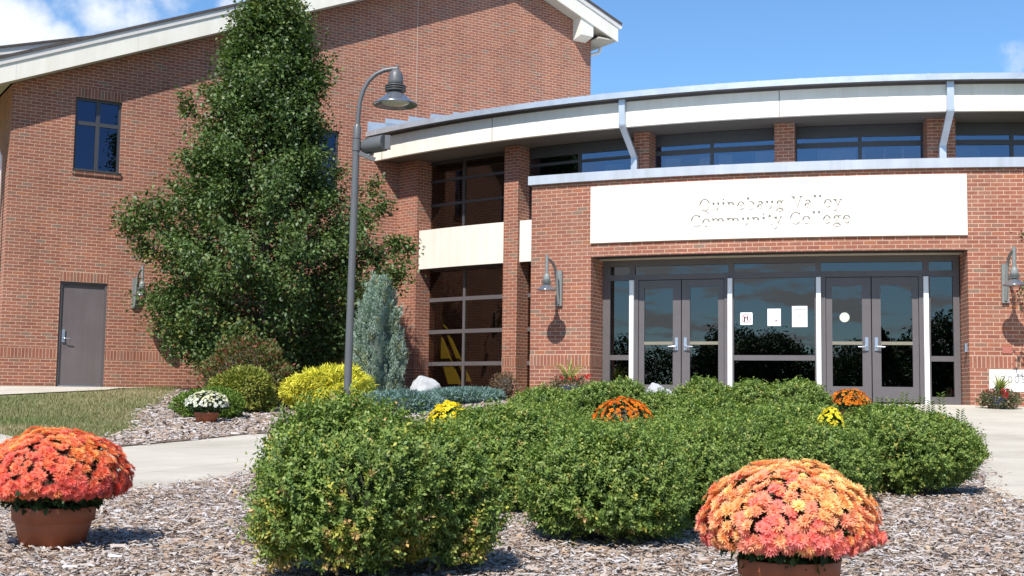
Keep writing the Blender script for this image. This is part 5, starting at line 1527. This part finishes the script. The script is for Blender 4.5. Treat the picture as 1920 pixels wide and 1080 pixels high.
# ------------------------------------------------------------------ trees
def pear_tree():
    r = np.random.default_rng(77)
    Y = 24.6; c = at(490, 730, Y); z0 = g(c.x, Y)
    t = empty('pear_tree', (c.x, Y, z0), 'tall dense conical green tree in front of the gabled brick wing', 'tree')
    zk = np.array([.35, .75, 1.4, 2.2, 3.0, 4.0, 5.0, 5.7, 6.6, 7.4, 8.05]); rk = np.array([1.0, 1.75, 2.55, 2.80, 2.68, 2.12, 1.62, 1.34, .94, .60, .10])
    zk = zk - z0 * 0
    trunk = MB(); trunk.tube([(0, 0, -.1), (.02, 0, .8), (-.03, .02, 2.5), (.02, 0, 4.5), (.05, 0, 6.4), (.06, 0, 7.6)], [.15, .125, .10, .075, .04, .012], M['bark'], 12)
    limbs = MB()
    CL = []; 
    nb = 330
    for k_ in range(nb):
        f = (k_ + .5) / nb
        z = .35 + 7.6 * (f ** 1.12); an = k_ * 2.39996 + r.normal(0, .35)
        R = np.interp(z, zk, rk) * r.uniform(.60, .93) * (1 + .07 * math.sin(3 * an + z * 1.1)) * (.80 if math.cos(an) > .25 and 3.9 < z < 6.2 else 1)
        b0 = Vector((.0, 0, max(.3, z - R * r.uniform(.45, .75)))); e = Vector((R * math.cos(an), R * math.sin(an), z))
        mid = b0.lerp(e, .5) + Vector((0, 0, -.05 * R))
        if k_ % 2 == 0: limbs.tube([b0, mid, e], [.03 * (1 - f) + .012, .015, .005], M['bark'], 6, caps=False)
        if math.sin(2.6 * an + 1.9 * z) + math.sin(4.3 * an - 3.1 * z + 1) < -1.45: continue
        for q in (1.0, .90, .77, .58):
            CL.append((b0.lerp(e, q) + Vector(r.normal(0, .05, 3)), q, an, R))
    # a few stray shoots
    for px, py, dy in ((765, 462, .2), (745, 452, .3), (735, 505, .1), (720, 380, .4), (240, 415, -.2), (252, 430, 0), (700, 345, .5), (350, 185, 0), (448, 30, 0), (560, 60, .1), (745, 520, .2), (715, 480, .5), (690, 470, .4)):
        q = at(px, py, Y + dy) - t.location
        CL.append((q, 1.0, math.atan2(q.y, q.x), 1.0)); CL.append((q * .96 + Vector((0, 0, -.02)), 1.0, math.atan2(q.y, q.x), 1.0))
        limbs.tube([Vector((q.x * .4, q.y * .4, q.z - .35)), Vector((q.x * .75, q.y * .75, q.z - .10)), q], [.014, .009, .004], M['bark'], 5, caps=False)
    trunk.build('trunk').parent = t; limbs.build('limbs').parent = t
    P, D, N, C = [], [], [], []
    for (p, q, an, R) in CL:
        n = int(r.uniform(70, 160) * (1.0 if q > .8 else .7)); s = r.uniform(.12, .21) * (.75 if q == 1.0 and R == 1.0 else 1)
        o = np.array(p) + r.normal(size=(n, 3)) * s * np.array([1, 1, .72])
        rad = unit(np.array([[math.cos(an), math.sin(an), .35]]))
        P.append(o); D.append(unit(rad * .7 + r.normal(size=(n, 3)) * .65 + [0, 0, -.25])); N.append(unit(rad * .45 + np.array([0, 0, .75]) + r.normal(size=(n, 3)) * .5))
        cc = pick([(.074, .124, .033), (.096, .154, .040), (.056, .097, .028), (.126, .178, .050), (.16, .195, .062), (.040, .070, .023)], n, [.28, .25, .2, .13, .05, .09], .2, r)
        if r.random() < .03: cc = cc * np.array([1.7, 1.15, .9])
        C.append(cc)
    P = np.concatenate(P); D = np.concatenate(D); N = np.concatenate(N); C = np.concatenate(C)
    k_ = P[:, 2] > .12; P, D, N, C = P[k_], D[k_], N[k_], C[k_]
    L = r.uniform(.06, .105, len(P))
    V, F = leaves(P, D, N, L, L * r.uniform(.55, .72, len(P)), .18, .14)
    npmesh('crown', V, F, np.repeat(C, 4, 0), M['pear_leaf'], t)
M['pear_leaf'] = mat_leaf('pear_foliage', .5, .2, .42)
pear_tree()
# maple at the right edge: mostly out of frame, one low branch hangs into view
def maple():
    r = np.random.default_rng(90)
    Y = 18.6; c = at(2160, 760, Y); z0 = g(c.x, Y)
    t = empty('maple_tree', (c.x, Y, z0), 'tree with reddish brown leaves reaching in at the right edge by the wall lamp', 'tree')
    mb = MB(); mb.tube([(0, 0, -.1), (0, 0, 1.2), (-.1, .05, 2.6), (.05, .1, 4.2)], [.11, .09, .06, .02], M['bark'], 10); mb.build('trunk').parent = t
    lb = MB(); P, D, C = [], [], []
    def cluster(q, n, s):
        P.append(np.array(q) + r.normal(size=(n, 3)) * s); D.append(unit(r.normal(size=(n, 3)) + [0, 0, -.5])); C.append(pick([(.16, .06, .04), (.20, .085, .045), (.11, .05, .035), (.13, .12, .04), (.10, .13, .04)], n, [.3, .25, .2, .15, .1], .2, r))
    for px, py in ((1916, 440), (1922, 445), (1912, 535), (1909, 555), (1918, 545), (1925, 555), (1913, 575), (1928, 600)):
        q = at(px, py, Y + r.uniform(.9, 1.3)) - t.location; cluster(q, 7, .045)
        lb.tube([Vector((0, 0, 1.7)), Vector((q.x * .5, q.y * .5, (q.z + 1.7) / 2 + .15)), q], [.03, .015, .004], M['bark'], 6, caps=False)
    for k_ in range(60):
        an = r.uniform(0, 6.28); R = r.uniform(.4, 1.25); z = r.uniform(1.7, 4.4); q = Vector((R * math.cos(an), R * math.sin(an), z))
        cluster(q, 26, .2)
        if k_ % 2: lb.tube([Vector((0, 0, z - .5)), q], [.018, .004], M['bark'], 5, caps=False)
    lb.build('limbs').parent = t
    P = np.concatenate(P); D = np.concatenate(D); C = np.concatenate(C); L = r.uniform(.05, .085, len(P))
    V, F = leaves(P, D, unit(r.normal(size=P.shape) + [0, 0, .8]), L, L * .7, .15, .1)
    npmesh('crown', V, F, np.repeat(C, 4, 0), M['leaf'], t)
maple()

# trees across the road, behind the camera: what the glass mirrors
def far_tree_mesh(seed, conic):
    r = np.random.default_rng(seed); n = 7000
    d = unit(r.normal(size=(n, 3))); rad = lump(d, seed, .28, 3.5) * lump(d, seed + 3, .14, 8) * r.uniform(.75, 1.05, n)
    if conic:
        f = r.random(n) ** .8; R = (1 - f) * rad * .62; P = np.stack([R * d[:, 0], R * d[:, 1], .12 + f * 1.05], 1)
    else: P = np.stack([.55 * rad * d[:, 0], .55 * rad * d[:, 1], .60 + .46 * rad * d[:, 2]], 1)
    L = r.uniform(.025, .055, n)
    V, F = leaves(P, unit(r.normal(size=(n, 3))), unit(d + r.normal(size=(n, 3)) * .6), L, L * .7)
    return V, F, np.repeat(pick([(.035, .065, .02), (.05, .085, .028), (.025, .05, .018), (.07, .09, .03)], n, None, .2, r), 4, 0)
protos = []
for s, cn in ((1, 0), (2, 0), (3, 1)):
    V, F, cc = far_tree_mesh(300 + s, cn); protos.append((V, F, cc))
r = np.random.default_rng(17)
VV, FF, CC, nb = [], [], [], 0
for i in range(42):
    x = -75 + i * 3.5 + r.normal(0, 1); y = -62 - abs(r.normal(0, 9)); h = r.uniform(5.0, 8.2); V, F, cc = protos[i % 3]
    VV.append(V * h * np.array([r.uniform(1.0, 1.35), 1, 1]) + [x, y, g(x, y)]); FF.append(F + nb); nb += len(V); CC.append(cc)
tag(npmesh('treeline', np.concatenate(VV), np.concatenate(FF), np.concatenate(CC), M['leaf_matte']), 'far line of trees mirrored in the door glass', 'trees', kind='stuff')
